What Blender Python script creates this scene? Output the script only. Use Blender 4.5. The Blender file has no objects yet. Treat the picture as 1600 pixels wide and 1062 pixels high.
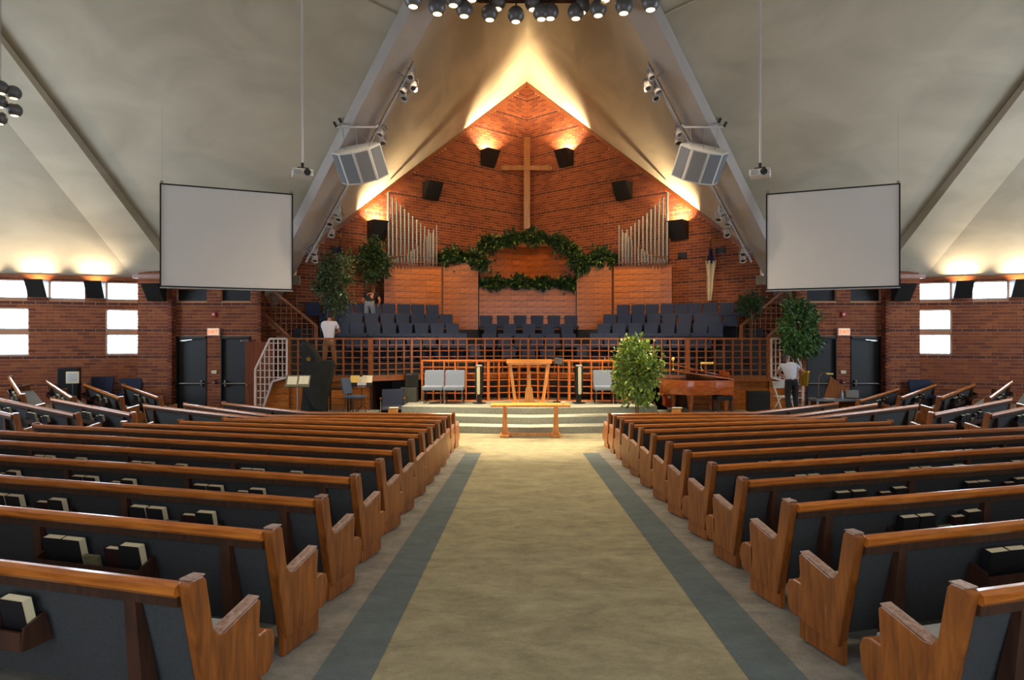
import bpy, bmesh, math, random
from mathutils import Vector, Matrix
R = math.radians
rnd = random.Random(7)
SC = bpy.context.scene
COL = SC.collection

# ------------------------------------------------------------------ camera
CZ = 2.45
FPX = 980.0
cam = bpy.data.cameras.new('camera'); cam_o = bpy.data.objects.new('camera', cam); COL.objects.link(cam_o)
cam.sensor_width = 36.0; cam.lens = FPX / 1600 * 36.0
cam.shift_x = -15 / 1600; cam.shift_y = -2 / 1600
cam.clip_end = 200
cam_o.location = (-0.22, 0, CZ); cam_o.rotation_euler = (R(90), 0, 0)
SC.camera = cam_o
# ------------------------------------------------------------------ world and exposure
w = bpy.data.worlds.new('sky'); SC.world = w; w.use_nodes = True
bg = w.node_tree.nodes['Background']; bg.inputs[0].default_value = (0.72, 0.86, 1.0, 1); bg.inputs[1].default_value = 3.0
SC.view_settings.view_transform = 'Standard'; SC.view_settings.look = 'None'
SC.view_settings.exposure = 0.0; SC.view_settings.gamma = 1.0; SC.view_settings.use_curve_mapping = False

def area(name, loc, target, sx, sy, power, col):
    l = bpy.data.lights.new(name, 'AREA'); l.shape = 'RECTANGLE'; l.size = sx; l.size_y = sy
    l.energy = power; l.color = col
    o = bpy.data.objects.new(name, l); COL.objects.link(o); o.location = loc
    d = Vector(target) - Vector(loc)
    o.rotation_euler = d.to_track_quat('-Z', 'Z').to_euler()
    return o
def spot(name, loc, target, power, col, angle, blend=0.6, size=0.06):
    l = bpy.data.lights.new(name, 'SPOT'); l.energy = power; l.color = col
    l.spot_size = R(angle); l.spot_blend = blend; l.shadow_soft_size = size
    o = bpy.data.objects.new(name, l); COL.objects.link(o); o.location = loc
    d = Vector(target) - Vector(loc); o.rotation_euler = d.to_track_quat('-Z', 'Y').to_euler()
    return o
DAY = (0.74, 0.86, 1.0); WARM = (1.0, 0.72, 0.40); WARM2 = (1.0, 0.80, 0.55)
# daylight outside the side gable windows and the rear lobby glazing
for s in (-1, 1):
    area('daylight', (s * 17.9, 12.1, 4.4), (0, 12.1, 2.0), 7.5, 5.0, 950, DAY)
    # low windows of the window walls
    area('daylight', (s * 15.6, 21.0, 3.9), (s * 10.0, 9.0, 1.0), 6.5, 5.0, 2300, DAY)
area('daylight', (0, -3.1, 3.2), (0, 10, 2.0), 9.0, 4.0, 40, (1.0, 0.9, 0.75))

# ------------------------------------------------------------------ materials
MATS = {}
def newmat(name):
    m = bpy.data.materials.new(name); m.use_nodes = True; MATS[name] = m
    nt = m.node_tree; return m, nt, nt.nodes['Principled BSDF']
def lin(c):
    return tuple(((v / 255) / 12.92 if v / 255 <= 0.04045 else ((v / 255 + 0.055) / 1.055) ** 2.4) for v in c) + (1,)
def plain(name, rgb, rough=0.6, metal=0.0, noise=0.12, scale=12.0, bump=0.0, coat=0.0, stretch=(1, 1, 1)):
    m, nt, b = newmat(name)
    c = lin(rgb)
    tc = nt.nodes.new('ShaderNodeTexCoord'); mp = nt.nodes.new('ShaderNodeMapping'); mp.inputs['Scale'].default_value = stretch
    nz = nt.nodes.new('ShaderNodeTexNoise'); nz.inputs['Scale'].default_value = scale; nz.inputs['Detail'].default_value = 4
    cr = nt.nodes.new('ShaderNodeValToRGB')
    cr.color_ramp.elements[0].position = 0.3; cr.color_ramp.elements[1].position = 0.7
    cr.color_ramp.elements[0].color = tuple(v * (1 - noise) for v in c[:3]) + (1,)
    cr.color_ramp.elements[1].color = tuple(min(1, v * (1 + noise)) for v in c[:3]) + (1,)
    nt.links.new(tc.outputs['Object'], mp.inputs[0]); nt.links.new(mp.outputs[0], nz.inputs['Vector'])
    nt.links.new(nz.outputs['Fac'], cr.inputs[0]); nt.links.new(cr.outputs[0], b.inputs['Base Color'])
    b.inputs['Roughness'].default_value = rough; b.inputs['Metallic'].default_value = metal
    if coat: b.inputs['Coat Weight'].default_value = coat; b.inputs['Coat Roughness'].default_value = 0.15
    if bump:
        bp = nt.nodes.new('ShaderNodeBump'); bp.inputs['Strength'].default_value = bump; bp.inputs['Distance'].default_value = 0.01
        nt.links.new(nz.outputs['Fac'], bp.inputs['Height']); nt.links.new(bp.outputs[0], b.inputs['Normal'])
    return m
def wood(name, dark, light, rough=0.38, stretch=(1, 1, 1), scale=7.0, coat=0.25):
    m, nt, b = newmat(name)
    tc = nt.nodes.new('ShaderNodeTexCoord'); mp = nt.nodes.new('ShaderNodeMapping'); mp.inputs['Scale'].default_value = stretch
    nz = nt.nodes.new('ShaderNodeTexNoise'); nz.inputs['Scale'].default_value = scale; nz.inputs['Detail'].default_value = 5; nz.inputs['Distortion'].default_value = 0.6
    cr = nt.nodes.new('ShaderNodeValToRGB'); cr.color_ramp.elements[0].position = 0.32; cr.color_ramp.elements[1].position = 0.68
    cr.color_ramp.elements[0].color = lin(dark); cr.color_ramp.elements[1].color = lin(light)
    oi = nt.nodes.new('ShaderNodeObjectInfo')
    hs = nt.nodes.new('ShaderNodeHueSaturation')
    mr = nt.nodes.new('ShaderNodeMapRange'); mr.inputs['To Min'].default_value = 0.88; mr.inputs['To Max'].default_value = 1.12
    nt.links.new(oi.outputs['Random'], mr.inputs[0]); nt.links.new(mr.outputs[0], hs.inputs['Value'])
    nt.links.new(tc.outputs['Object'], mp.inputs[0]); nt.links.new(mp.outputs[0], nz.inputs['Vector'])
    nt.links.new(nz.outputs['Fac'], cr.inputs[0]); nt.links.new(cr.outputs[0], hs.inputs['Color']); nt.links.new(hs.outputs[0], b.inputs['Base Color'])
    b.inputs['Roughness'].default_value = rough; b.inputs['Coat Weight'].default_value = coat; b.inputs['Coat Roughness'].default_value = 0.2
    return m
def emit(name, rgb, strength):
    m, nt, b = newmat(name)
    b.inputs['Base Color'].default_value = lin(rgb); b.inputs['Emission Color'].default_value = lin(rgb); b.inputs['Emission Strength'].default_value = strength
    return m
OAK = wood('oak', (116, 60, 16), (162, 92, 30), stretch=(3, 3, 0.35), scale=9)
OAK_RAIL = wood('oak_rail', (158, 84, 26), (202, 120, 44), stretch=(0.5, 0.5, 6), scale=8, rough=0.3, coat=0.5)
OAK_SHEEN = wood('oak_edge_sheen', (140, 104, 84), (182, 150, 134), stretch=(3, 3, 0.5), scale=9, rough=0.25, coat=0.9)  # lighter greyed oak: window sheen on arm and cap tops is painted in
OAK_DARK = wood('dark_walnut', (52, 30, 20), (78, 46, 30), stretch=(3, 3, 0.4), scale=9)
OAK_HI = wood('honey_oak', (200, 126, 56), (234, 164, 86), stretch=(3, 3, 0.4), scale=8)
LATT = wood('lattice_oak', (122, 68, 32), (152, 90, 46), stretch=(2, 2, 2), scale=6)
LATT_HI = wood('bright_lattice_oak', (198, 104, 34), (228, 130, 48), stretch=(2, 2, 2), scale=6)
LATT_GLARE = wood('window_glare_lattice', (196, 176, 168), (222, 204, 196), stretch=(2, 2, 2), scale=6)  # same lattice oak, with daylight glare painted into the colour
PANEL = wood('panel_veneer', (156, 84, 28), (196, 116, 46), stretch=(1.2, 1.2, 6), scale=4, rough=0.32, coat=0.35)
PIANO = wood('mahogany', (146, 70, 30), (184, 98, 48), stretch=(1.5, 1.5, 4), scale=4, rough=0.22, coat=0.6)
SLATE = plain('slate_fabric', (62, 63, 63), 0.95, noise=0.15, scale=60, bump=0.3)
SEATC = plain('seat_fabric', (150, 152, 146), 0.95, noise=0.12, scale=60, bump=0.3)
NAVY = plain('navy_fabric', (48, 56, 78), 0.95, noise=0.12, scale=50, bump=0.3)
GREYF = plain('blue_grey_fabric', (122, 132, 148), 0.95, noise=0.08, scale=60, bump=0.2)
CARPET_G = plain('sage_carpet', (150, 152, 138), 1.0, noise=0.14, scale=18, bump=0.5)
CHROME = plain('chrome', (190, 190, 188), 0.22, 1.0, noise=0.03)
STEEL = plain('brushed_steel', (168, 172, 178), 0.35, 1.0, noise=0.05, stretch=(6, 6, 0.3))
PIPE = plain('pipe_tin', (140, 141, 140), 0.4, 0.8, noise=0.05, stretch=(5, 5, 0.3))
BLACK = plain('black_plastic', (22, 22, 24), 0.5, noise=0.2)
BLACKC = plain('black_cloth', (30, 31, 30), 0.95, noise=0.25, scale=5)
DOORM = plain('charcoal_paint', (40, 42, 44), 0.55, noise=0.08, scale=3)
WHITEP = plain('white_paint', (206, 204, 200), 0.6, noise=0.03)
BEAMM = plain('beam_paint', (176, 168, 162), 0.6, noise=0.05, scale=2)
TRIMW = wood('eave_trim', (120, 62, 28), (150, 82, 40), stretch=(1, 1, 4), scale=5)
GREYM = plain('speaker_grille', (120, 122, 128), 0.85, noise=0.06, scale=90)
SCREENM = plain('screen_cloth', (232, 228, 224), 0.9, noise=0.015, scale=1.5)
BALLM = plain('gunmetal', (112, 112, 114), 0.42, 0.45, noise=0.06, scale=5)
GOLD = plain('gold', (200, 160, 60), 0.3, 0.9, noise=0.1)
BRASS = plain('brass', (190, 150, 90), 0.3, 0.9, noise=0.1)
PAPER = plain('paper', (238, 228, 196), 0.8, noise=0.03)
PAPERY = plain('yellow_paper', (236, 206, 110), 0.8, noise=0.03)
PAGES = plain('page_edges', (244, 226, 180), 0.8, noise=0.05, stretch=(1, 60, 60))
BOOKM = plain('black_book_cloth', (24, 24, 28), 0.5, noise=0.1)
BOOKR = plain('maroon_book_cloth', (44, 18, 18), 0.5, noise=0.1)
CARDM = plain('pew_cards', (112, 104, 72), 0.8, noise=0.3, scale=60)
LEAF1 = plain('dark_leaves', (40, 66, 30), 0.5, noise=0.5, scale=5)
LEAF2 = plain('bright_leaves', (128, 150, 54), 0.4, noise=0.45, scale=6)
LEAF3 = plain('garland_leaves', (36, 68, 36), 0.45, noise=0.7, scale=9)
LEAF4 = plain('lit_leaves', (134, 156, 70), 0.45, noise=0.3, scale=9)  # paler leaf copy: light catching garland and ficus leaves, put into colour
LEAF5 = plain('olive_leaves', (84, 100, 66), 0.6, noise=0.4, scale=5)
LEAF6 = plain('mid_green_leaves', (78, 118, 58), 0.55, noise=0.5, scale=5)
BARK = wood('bark', (90, 60, 36), (128, 92, 56), rough=0.9, coat=0)
SKIN = plain('skin', (196, 130, 100), 0.6, noise=0.04)
HAIR = plain('brown_hair', (48, 34, 26), 0.6, noise=0.25, scale=30)
TEEW = plain('white_shirt', (214, 208, 214), 0.85, noise=0.04)
TEEG = plain('pale_grey_shirt', (186, 186, 198), 0.85, noise=0.05)
KHAKI = plain('khaki_cloth', (140, 116, 92), 0.9, noise=0.06)
JEANG = plain('grey_denim', (120, 126, 136), 0.9, noise=0.25, scale=12)
DARKT = plain('dark_trousers', (28, 28, 32), 0.9, noise=0.1)
REDP = plain('red_plastic', (190, 40, 24), 0.5)
FLAGB = plain('flag_blue', (34, 40, 84), 0.8); FLAGR = plain('flag_red', (160, 42, 40), 0.8); FLAGW = plain('flag_cream', (206, 192, 160), 0.8)
LIT = emit('lamp_glow', (255, 226, 170), 3.5)
LITW = emit('sconce_glow', (255, 226, 180), 14.0)
EXITR = emit('exit_red', (255, 56, 22), 3.0); EXITW = emit('exit_face', (255, 190, 150), .75)
GLASSM, _nt, _b = newmat('clear_glass'); _b.inputs['Transmission Weight'].default_value = 0.9; _b.inputs['Roughness'].default_value = 0.05; _b.inputs['Base Color'].default_value = (0.9, 0.95, 0.95, 1); _b.inputs['Alpha'].default_value = 0.35
MORTAR = plain('mortar', (190, 138, 104), 0.95, noise=0.08, scale=20)

def brickmat(name, cols, island):
    m, nt, b = newmat(name)
    if island:
        g = nt.nodes.new('ShaderNodeNewGeometry'); src = g.outputs['Random Per Island']
    else:
        g = nt.nodes.new('ShaderNodeObjectInfo'); src = g.outputs['Random']
    cr = nt.nodes.new('ShaderNodeValToRGB'); els = cr.color_ramp.elements
    els[0].color = lin(cols[0]); els[1].color = lin(cols[-1])
    for i, c in enumerate(cols[1:-1]):
        e = els.new((i + 1) / (len(cols) - 1)); e.color = lin(c)
    tc = nt.nodes.new('ShaderNodeTexCoord'); nz = nt.nodes.new('ShaderNodeTexNoise'); nz.inputs['Scale'].default_value = 25
    mx = nt.nodes.new('ShaderNodeMixRGB'); mx.blend_type = 'MULTIPLY'; mx.inputs[0].default_value = 0.5
    nt.links.new(tc.outputs['Object'], nz.inputs['Vector'])
    nt.links.new(src, cr.inputs[0]); nt.links.new(cr.outputs[0], mx.inputs[1]); nt.links.new(nz.outputs['Fac'], mx.inputs[2])
    nt.links.new(mx.outputs[0], b.inputs['Base Color']); b.inputs['Roughness'].default_value = 0.85
    return m
BC = [(118, 58, 36), (158, 84, 48), (172, 96, 54), (144, 72, 42), (130, 64, 44), (166, 90, 52)]
DARKB = None
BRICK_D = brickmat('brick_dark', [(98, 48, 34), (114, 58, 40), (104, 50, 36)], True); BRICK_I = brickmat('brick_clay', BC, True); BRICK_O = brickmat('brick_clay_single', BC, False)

def ceilmat():
    m, nt, b = newmat('plaster')
    tc = nt.nodes.new('ShaderNodeTexCoord'); mp = nt.nodes.new('ShaderNodeMapping'); mp.inputs['Scale'].default_value = (0.5, 0.5, 1.1)
    nz = nt.nodes.new('ShaderNodeTexNoise'); nz.inputs['Scale'].default_value = 0.9; nz.inputs['Detail'].default_value = 6; nz.inputs['Distortion'].default_value = 0.8
    cr = nt.nodes.new('ShaderNodeValToRGB'); cr.color_ramp.elements[0].position = 0.25; cr.color_ramp.elements[1].position = 0.7
    cr.color_ramp.elements[0].color = lin((166, 157, 138)); cr.color_ramp.elements[1].color = lin((196, 186, 165))
    nt.links.new(tc.outputs['Object'], mp.inputs[0]); nt.links.new(mp.outputs[0], nz.inputs['Vector']); nt.links.new(nz.outputs['Fac'], cr.inputs[0]); nt.links.new(cr.outputs[0], b.inputs['Base Color'])
    n2 = nt.nodes.new('ShaderNodeTexNoise'); n2.inputs['Scale'].default_value = 30
    bp = nt.nodes.new('ShaderNodeBump'); bp.inputs['Strength'].default_value = 0.15; bp.inputs['Distance'].default_value = 0.02
    nt.links.new(tc.outputs['Object'], n2.inputs['Vector']); nt.links.new(n2.outputs['Fac'], bp.inputs['Height']); nt.links.new(bp.outputs[0], b.inputs['Normal'])
    b.inputs['Roughness'].default_value = 0.9
    return m
PLASTER = ceilmat()
def carpetmat(name, a, c):
    m, nt, b = newmat(name)
    tc = nt.nodes.new('ShaderNodeTexCoord'); mp = nt.nodes.new('ShaderNodeMapping'); mp.inputs['Scale'].default_value = (1, 1.6, 1)
    n1 = nt.nodes.new('ShaderNodeTexNoise'); n1.inputs['Scale'].default_value = 2.6; n1.inputs['Detail'].default_value = 10; n1.inputs['Roughness'].default_value = 0.78; n1.inputs['Distortion'].default_value = 0.3
    n2 = nt.nodes.new('ShaderNodeTexNoise'); n2.inputs['Scale'].default_value = 160; n2.inputs['Detail'].default_value = 2
    cr = nt.nodes.new('ShaderNodeValToRGB'); cr.color_ramp.elements[0].position = 0.3; cr.color_ramp.elements[1].position = 0.68
    cr.color_ramp.elements[0].color = lin(a); cr.color_ramp.elements[1].color = lin(c)
    mx = nt.nodes.new('ShaderNodeMixRGB'); mx.blend_type = 'OVERLAY'; mx.inputs[0].default_value = 0.4
    bp = nt.nodes.new('ShaderNodeBump'); bp.inputs['Strength'].default_value = 0.5; bp.inputs['Distance'].default_value = 0.01
    nt.links.new(tc.outputs['Object'], mp.inputs[0]); nt.links.new(mp.outputs[0], n1.inputs['Vector']); nt.links.new(tc.outputs['Object'], n2.inputs['Vector'])
    nt.links.new(n1.outputs['Fac'], cr.inputs[0]); nt.links.new(cr.outputs[0], mx.inputs[1]); nt.links.new(n2.outputs['Fac'], mx.inputs[2]); nt.links.new(mx.outputs[0], b.inputs['Base Color'])
    nt.links.new(n2.outputs['Fac'], bp.inputs['Height']); nt.links.new(bp.outputs[0], b.inputs['Normal']); b.inputs['Roughness'].default_value = 1.0
    return m
CARPET = carpetmat('beige_carpet', (112, 106, 82), (164, 156, 122))
CARPET_B = carpetmat('slate_blue_carpet', (74, 84, 84), (98, 108, 106))
CARPET_S = carpetmat('grey_beige_carpet', (98, 95, 88), (146, 140, 126))
CARPET_D = carpetmat('dark_loft_carpet', (40, 42, 46), (56, 58, 62))

# ------------------------------------------------------------------ mesh helpers
class MB:
    def __init__(s): s.v = []; s.f = []
    def add(s, vs, fs, M=None):
        n = len(s.v)
        for p in vs:
            p = Vector(p)
            if M is not None: p = M @ p
            s.v.append(tuple(p))
        for f in fs: s.f.append(tuple(i + n for i in f))
        return s
    def box(s, x0, x1, y0, y1, z0, z1, M=None):
        if x1 < x0: x0, x1 = x1, x0
        if y1 < y0: y0, y1 = y1, y0
        if z1 < z0: z0, z1 = z1, z0
        return s.add([(x0, y0, z0), (x1, y0, z0), (x1, y1, z0), (x0, y1, z0), (x0, y0, z1), (x1, y0, z1), (x1, y1, z1), (x0, y1, z1)],
              [(0, 3, 2, 1), (4, 5, 6, 7), (0, 1, 5, 4), (1, 2, 6, 5), (2, 3, 7, 6), (3, 0, 4, 7)], M)
    def bar(s, p, q, wd, ht, up=(0, 0, 1)):
        p = Vector(p); q = Vector(q); d = (q - p); L = d.length
        if L < 1e-6: return s
        d.normalize(); u = Vector(up)
        a = d.cross(u)
        if a.length < 1e-4: a = d.cross(Vector((0, 1, 0)))
        a.normalize(); b = a.cross(d).normalized()
        M = Matrix(((a.x, d.x, b.x, p.x), (a.y, d.y, b.y, p.y), (a.z, d.z, b.z, p.z), (0, 0, 0, 1)))
        return s.box(-wd / 2, wd / 2, 0, L, -ht / 2, ht / 2, M)
    def tube(s, pts, r, n=8, caps=True):
        pts = [Vector(p) for p in pts]; rs = r if isinstance(r, (list, tuple)) else [r] * len(pts)
        vs = []; fs = []; prev = None
        for i, p in enumerate(pts):
            if i == 0: d = pts[1] - p
            elif i == len(pts) - 1: d = p - pts[i - 1]
            else: d = (pts[i + 1] - p).normalized() + (p - pts[i - 1]).normalized()
            d.normalize()
            if prev is None:
                a = d.cross(Vector((0, 0, 1)))
                if a.length < 1e-3: a = d.cross(Vector((0, 1, 0)))
            else: a = prev - d * prev.dot(d)
            a.normalize(); prev = a; b = d.cross(a)
            for k in range(n):
                t = 2 * math.pi * k / n
                vs.append(p + (a * math.cos(t) + b * math.sin(t)) * rs[i])
        for i in range(len(pts) - 1):
            for k in range(n):
                k2 = (k + 1) % n
                fs.append((i * n + k, i * n + k2, (i + 1) * n + k2, (i + 1) * n + k))
        if caps:
            fs.append(tuple(range(n))[::-1]); fs.append(tuple((len(pts) - 1) * n + k for k in range(n)))
        return s.add(vs, fs)
    def lathe(s, prof, n=16, M=None):
        vs = []; fs = []
        for (r, z) in prof:
            for k in range(n):
                t = 2 * math.pi * k / n; vs.append((r * math.cos(t), r * math.sin(t), z))
        for i in range(len(prof) - 1):
            for k in range(n):
                k2 = (k + 1) % n
                fs.append((i * n + k, i * n + k2, (i + 1) * n + k2, (i + 1) * n + k))
        fs.append(tuple(range(n))[::-1]); fs.append(tuple((len(prof) - 1) * n + k for k in range(n)))
        return s.add(vs, fs, M)
    def prism(s, poly, a0, a1, axis='z', M=None):
        n = len(poly); vs = []
        for a in (a0, a1):
            for (u, v) in poly:
                vs.append({'z': (u, v, a), 'x': (a, u, v), 'y': (u, a, v)}[axis])
        fs = [tuple(range(n))[::-1], tuple(range(n, 2 * n))] + [(i, (i + 1) % n, n + (i + 1) % n, n + i) for i in range(n)]
        return s.add(vs, fs, M)
    def sphere(s, c, r, n=12, m=8, sc=(1, 1, 1)):
        prof = []
        vs = []; fs = []
        for i in range(m + 1):
            a = math.pi * i / m
            for k in range(n):
                t = 2 * math.pi * k / n
                vs.append((c[0] + r * sc[0] * math.sin(a) * math.cos(t), c[1] + r * sc[1] * math.sin(a) * math.sin(t), c[2] - r * sc[2] * math.cos(a)))
        for i in range(m):
            for k in range(n):
                k2 = (k + 1) % n; fs.append((i * n + k, i * n + k2, (i + 1) * n + k2, (i + 1) * n + k))
        return s.add(vs, fs)
    def mesh(s, name, mat, smooth=False, bevel=0):
        me = bpy.data.meshes.new(name)
        me.from_pydata(s.v, [], s.f)
        bm = bmesh.new(); bm.from_mesh(me)
        if bevel:
            bmesh.ops.remove_doubles(bm, verts=bm.verts, dist=1e-5)
            es = [e for e in bm.edges if len(e.link_faces) == 2 and e.calc_face_angle(0) > 0.5]
            bmesh.ops.bevel(bm, geom=es, offset=bevel, segments=2, affect='EDGES', profile=0.6)
        bmesh.ops.recalc_face_normals(bm, faces=bm.faces)
        bm.to_mesh(me); bm.free()
        if smooth:
            for p in me.polygons: p.use_smooth = True
            try: me.set_sharp_from_angle(angle=R(40))
            except Exception: pass
        me.materials.append(mat)
        return me
    def build(s, name, mat, parent=None, smooth=False, bevel=0, kind=None):
        return link(name, s.mesh(name, mat, smooth, bevel), parent, kind)
def link(name, data, parent=None, kind=None):
    o = bpy.data.objects.new(name, data); COL.objects.link(o)
    if parent is not None: o.parent = parent
    if kind: o['kind'] = kind
    return o
def tag(o, label, cat, group=None):
    o['label'] = label; o['category'] = cat
    if group: o['group'] = group
    return o
def thing(name, label, cat, loc=(0, 0, 0), rz=0.0, group=None):
    o = bpy.data.objects.new(name, None); COL.objects.link(o); o.empty_display_size = 0.1
    o.location = loc; o.rotation_euler = (0, 0, rz)
    return tag(o, label, cat, group)
KIDS = {}
def kids(o):
    return [c for c in COL.objects if c.parent == o]
def dup(root, loc, rz, label, group=None, tree=None):
    r = root.copy(); COL.objects.link(r); r.location = loc; r.rotation_euler = (0, 0, rz); r['label'] = label
    if group: r['group'] = group
    for ch, subs in (tree if tree is not None else [(c, kids(c)) for c in kids(root)]):
        c = ch.copy(); COL.objects.link(c); c.parent = r
        for g in subs:
            d = g.copy(); COL.objects.link(d); d.parent = c
    return r
def tree_of(root): return [(c, kids(c)) for c in kids(root)]
ORD = ['first', 'second', 'third', 'fourth', 'fifth', 'sixth', 'seventh', 'eighth', 'ninth', 'tenth', 'eleventh', 'twelfth', 'thirteenth', 'fourteenth', 'fifteenth', 'sixteenth', 'seventeenth', 'eighteenth', 'nineteenth', 'twentieth']
def sideword(s): return 'left' if s < 0 else 'right'

# ------------------------------------------------------------------ floor
def fz(x, y):
    ax = abs(x); v = y - 0.26 * max(0.0, ax - 1.7)
    return 0.05 * max(0.0, 13.8 - v) + 0.09 * max(0.0, ax - 9.0)
def grid(x0, x1, y0, y1, nx, ny, dz):
    vs = []; fs = []
    for j in range(ny + 1):
        for i in range(nx + 1):
            x = x0 + (x1 - x0) * i / nx; y = y0 + (y1 - y0) * j / ny; vs.append((x, y, fz(x, y) + dz))
    for j in range(ny):
        for i in range(nx):
            a = j * (nx + 1) + i; fs.append((a, a + 1, a + nx + 2, a + nx + 1))
    return vs, fs
mb = MB(); mb3 = MB()
for (xa, xb, n) in ((-18, -9, 18), (-9, -1.4, 14), (-1.4, 1.4, 4), (1.4, 9, 14), (9, 18, 18)):
    for (ya, yb, m) in ((-4, 13.8, 36), (13.8, 28, 28)):
        (mb if xa == -1.4 or ya > 13 else mb3).add(*grid(xa, xb, ya, yb, n, m, 0))
link('floor', mb.mesh('floor', CARPET), None, 'structure')
link('floor_pew_area', mb3.mesh('floor_pew_area', CARPET_S), None, 'structure')
for i, s in enumerate((-1, 1)):
    mb = MB(); a, b = sorted((s * 1.075, s * 1.41)); mb.add(*grid(a, b, -3, 13.3, 1, 30, 0.004))
    # short cross return in front of the first pew
    link('trim_%d' % (i + 1), mb.mesh('carpet_band', CARPET_B), None, 'structure')

# ------------------------------------------------------------------ brick walls
CH = 0.102; BL = 0.305; JT = 0.016
full_brick = None
def brick_wall(name, p0, p1, z0, top, openings=(), inward=1, singles=0, band=8, band0=2, thick=0.25, noback=False, xfree=None):
    """top: number or function of u. inward=+1: room on the left of p0->p1"""
    p0 = Vector((p0[0], p0[1], 0)); p1 = Vector((p1[0], p1[1], 0)); L = (p1 - p0).length; d = (p1 - p0) / L
    n = Vector((-d.y, d.x, 0)) * inward
    M = Matrix(((d.x, n.x, 0, p0.x), (d.y, n.y, 0, p0.y), (0, 0, 1, 0), (0, 0, 0, 1)))
    topf = top if callable(top) else (lambda u: top)
    # wall body (mortar)
    mb = MB()
    if callable(top):
        us = [L * i / 12 for i in range(13)]
        poly = [(0, z0), (L, z0)] + [(u, topf(u)) for u in us[::-1]]
        mb.prism(poly, -thick, 0, 'y', M)
    else:
        us = sorted(set([0, L] + [min(max(v, 0), L) for o in openings for v in o[:2]])); zs = sorted(set([z0, top] + [v for o in openings for v in o[2:]]))
        for i in range(len(us) - 1):
            for j in range(len(zs) - 1):
                cu = (us[i] + us[i + 1]) / 2; cz = (zs[j] + zs[j + 1]) / 2
                if us[i + 1] - us[i] < 1e-4: continue
                if any(o[0] < cu < o[1] and o[2] < cz < o[3] for o in openings): continue
                mb.box(us[i], us[i + 1], -thick, 0, zs[j], zs[j + 1], M)
    wall = link(name, mb.mesh(name, MORTAR), None, 'structure')
    bricks = []
    k = 0; z = z0
    while z + CH < max(topf(0), topf(L), topf(L / 2)) + 0.05:
        off = 0 if k % 2 == 0 else -BL / 2
        u = off
        zz0 = z + JT / 2; zz1 = z + CH - JT / 2
        while u < L:
            a = max(u + JT / 2, 0.002); b = min(u + BL - JT / 2, L - 0.002)
            segs = [(a, b)]
            for o in openings:
                if zz1 > o[2] + 0.005 and zz0 < o[3] - 0.005:
                    ns = []
                    for (c, e) in segs:
                        if e <= o[0] or c >= o[1]: ns.append((c, e)); continue
                        if c < o[0]: ns.append((c, o[0]))
                        if e > o[1]: ns.append((o[1], e))
                    segs = ns
            for (c, e) in segs:
                if e - c > 0.03 and zz1 < topf((c + e) / 2) - 0.01:
                    bricks.append((c, e, zz0, zz1, k))
            u += BL
        z += CH; k += 1
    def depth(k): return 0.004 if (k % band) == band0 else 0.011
    def dist(b):
        p = M @ Vector(((b[0] + b[1]) / 2, 0, (b[2] + b[3]) / 2)); q = p - cam_o.location
        px = 815 + 980 * q.x / max(q.y, .1); py = 529 - 980 * q.z / max(q.y, .1)
        vis = 0 <= px <= 1600 and 0 <= py <= 1062 and q.y > 0
        return (0 if vis else 100) + q.length
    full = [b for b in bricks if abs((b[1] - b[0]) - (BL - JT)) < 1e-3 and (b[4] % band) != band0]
    full.sort(key=dist); single = set(full[:singles])
    global full_brick
    if single and full_brick is None:
        full_brick = MB().box(-(BL - JT) / 2, (BL - JT) / 2, -0.02, 0.011, -(CH - JT) / 2, (CH - JT) / 2).mesh('brick', BRICK_O)
    for b in single:
        o = link('brick', full_brick, wall)
        o.matrix_local = Matrix.Translation(M @ Vector(((b[0] + b[1]) / 2, 0, (b[2] + b[3]) / 2))) @ M.to_3x3().to_4x4()
    mb = MB(); md_ = MB()
    for b in bricks:
        if b in single: continue
        dd = depth(b[4]) + rnd.uniform(-.002, .002)
        x0, x1, za, zb = b[:4]
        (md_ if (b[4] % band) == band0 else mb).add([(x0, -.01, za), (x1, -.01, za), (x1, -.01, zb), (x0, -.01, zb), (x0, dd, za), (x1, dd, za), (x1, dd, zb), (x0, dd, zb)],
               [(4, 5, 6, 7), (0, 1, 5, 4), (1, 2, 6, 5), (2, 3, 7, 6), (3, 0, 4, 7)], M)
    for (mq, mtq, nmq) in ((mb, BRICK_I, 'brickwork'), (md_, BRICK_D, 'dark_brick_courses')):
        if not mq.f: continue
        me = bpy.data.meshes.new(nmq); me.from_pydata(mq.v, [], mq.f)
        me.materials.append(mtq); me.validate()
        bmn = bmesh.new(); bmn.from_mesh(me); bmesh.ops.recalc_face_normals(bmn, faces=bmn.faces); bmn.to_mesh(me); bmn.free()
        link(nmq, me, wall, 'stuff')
    return wall, M, L

# geometry of the hall, mirrored about x=0
ZR = 13.36; TY = 12.1
CEN = (0.0, 26.8); GE = (7.5, 20.3); GZ = 5.06
def gtop(u, L): return ZR + (GZ - ZR) * (u / L)
LG = math.hypot(7.5, 6.5)
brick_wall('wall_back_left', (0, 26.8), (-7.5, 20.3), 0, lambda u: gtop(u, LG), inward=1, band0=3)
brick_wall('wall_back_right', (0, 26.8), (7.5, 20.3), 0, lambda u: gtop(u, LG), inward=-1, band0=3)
WZ = (3.65, 4.19); LZ = ((2.73, 3.35), (1.97, 2.59))
def win_open():
    ops = []
    for k in range(4):
        u = 0.03 + 1.46 * k; ops.append((u, u + 0.92, WZ[0], WZ[1]))
    for u in (0.03, 2.92):
        for z in LZ: ops.append((u, u + 0.93, z[0], z[1]))
    return ops
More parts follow.
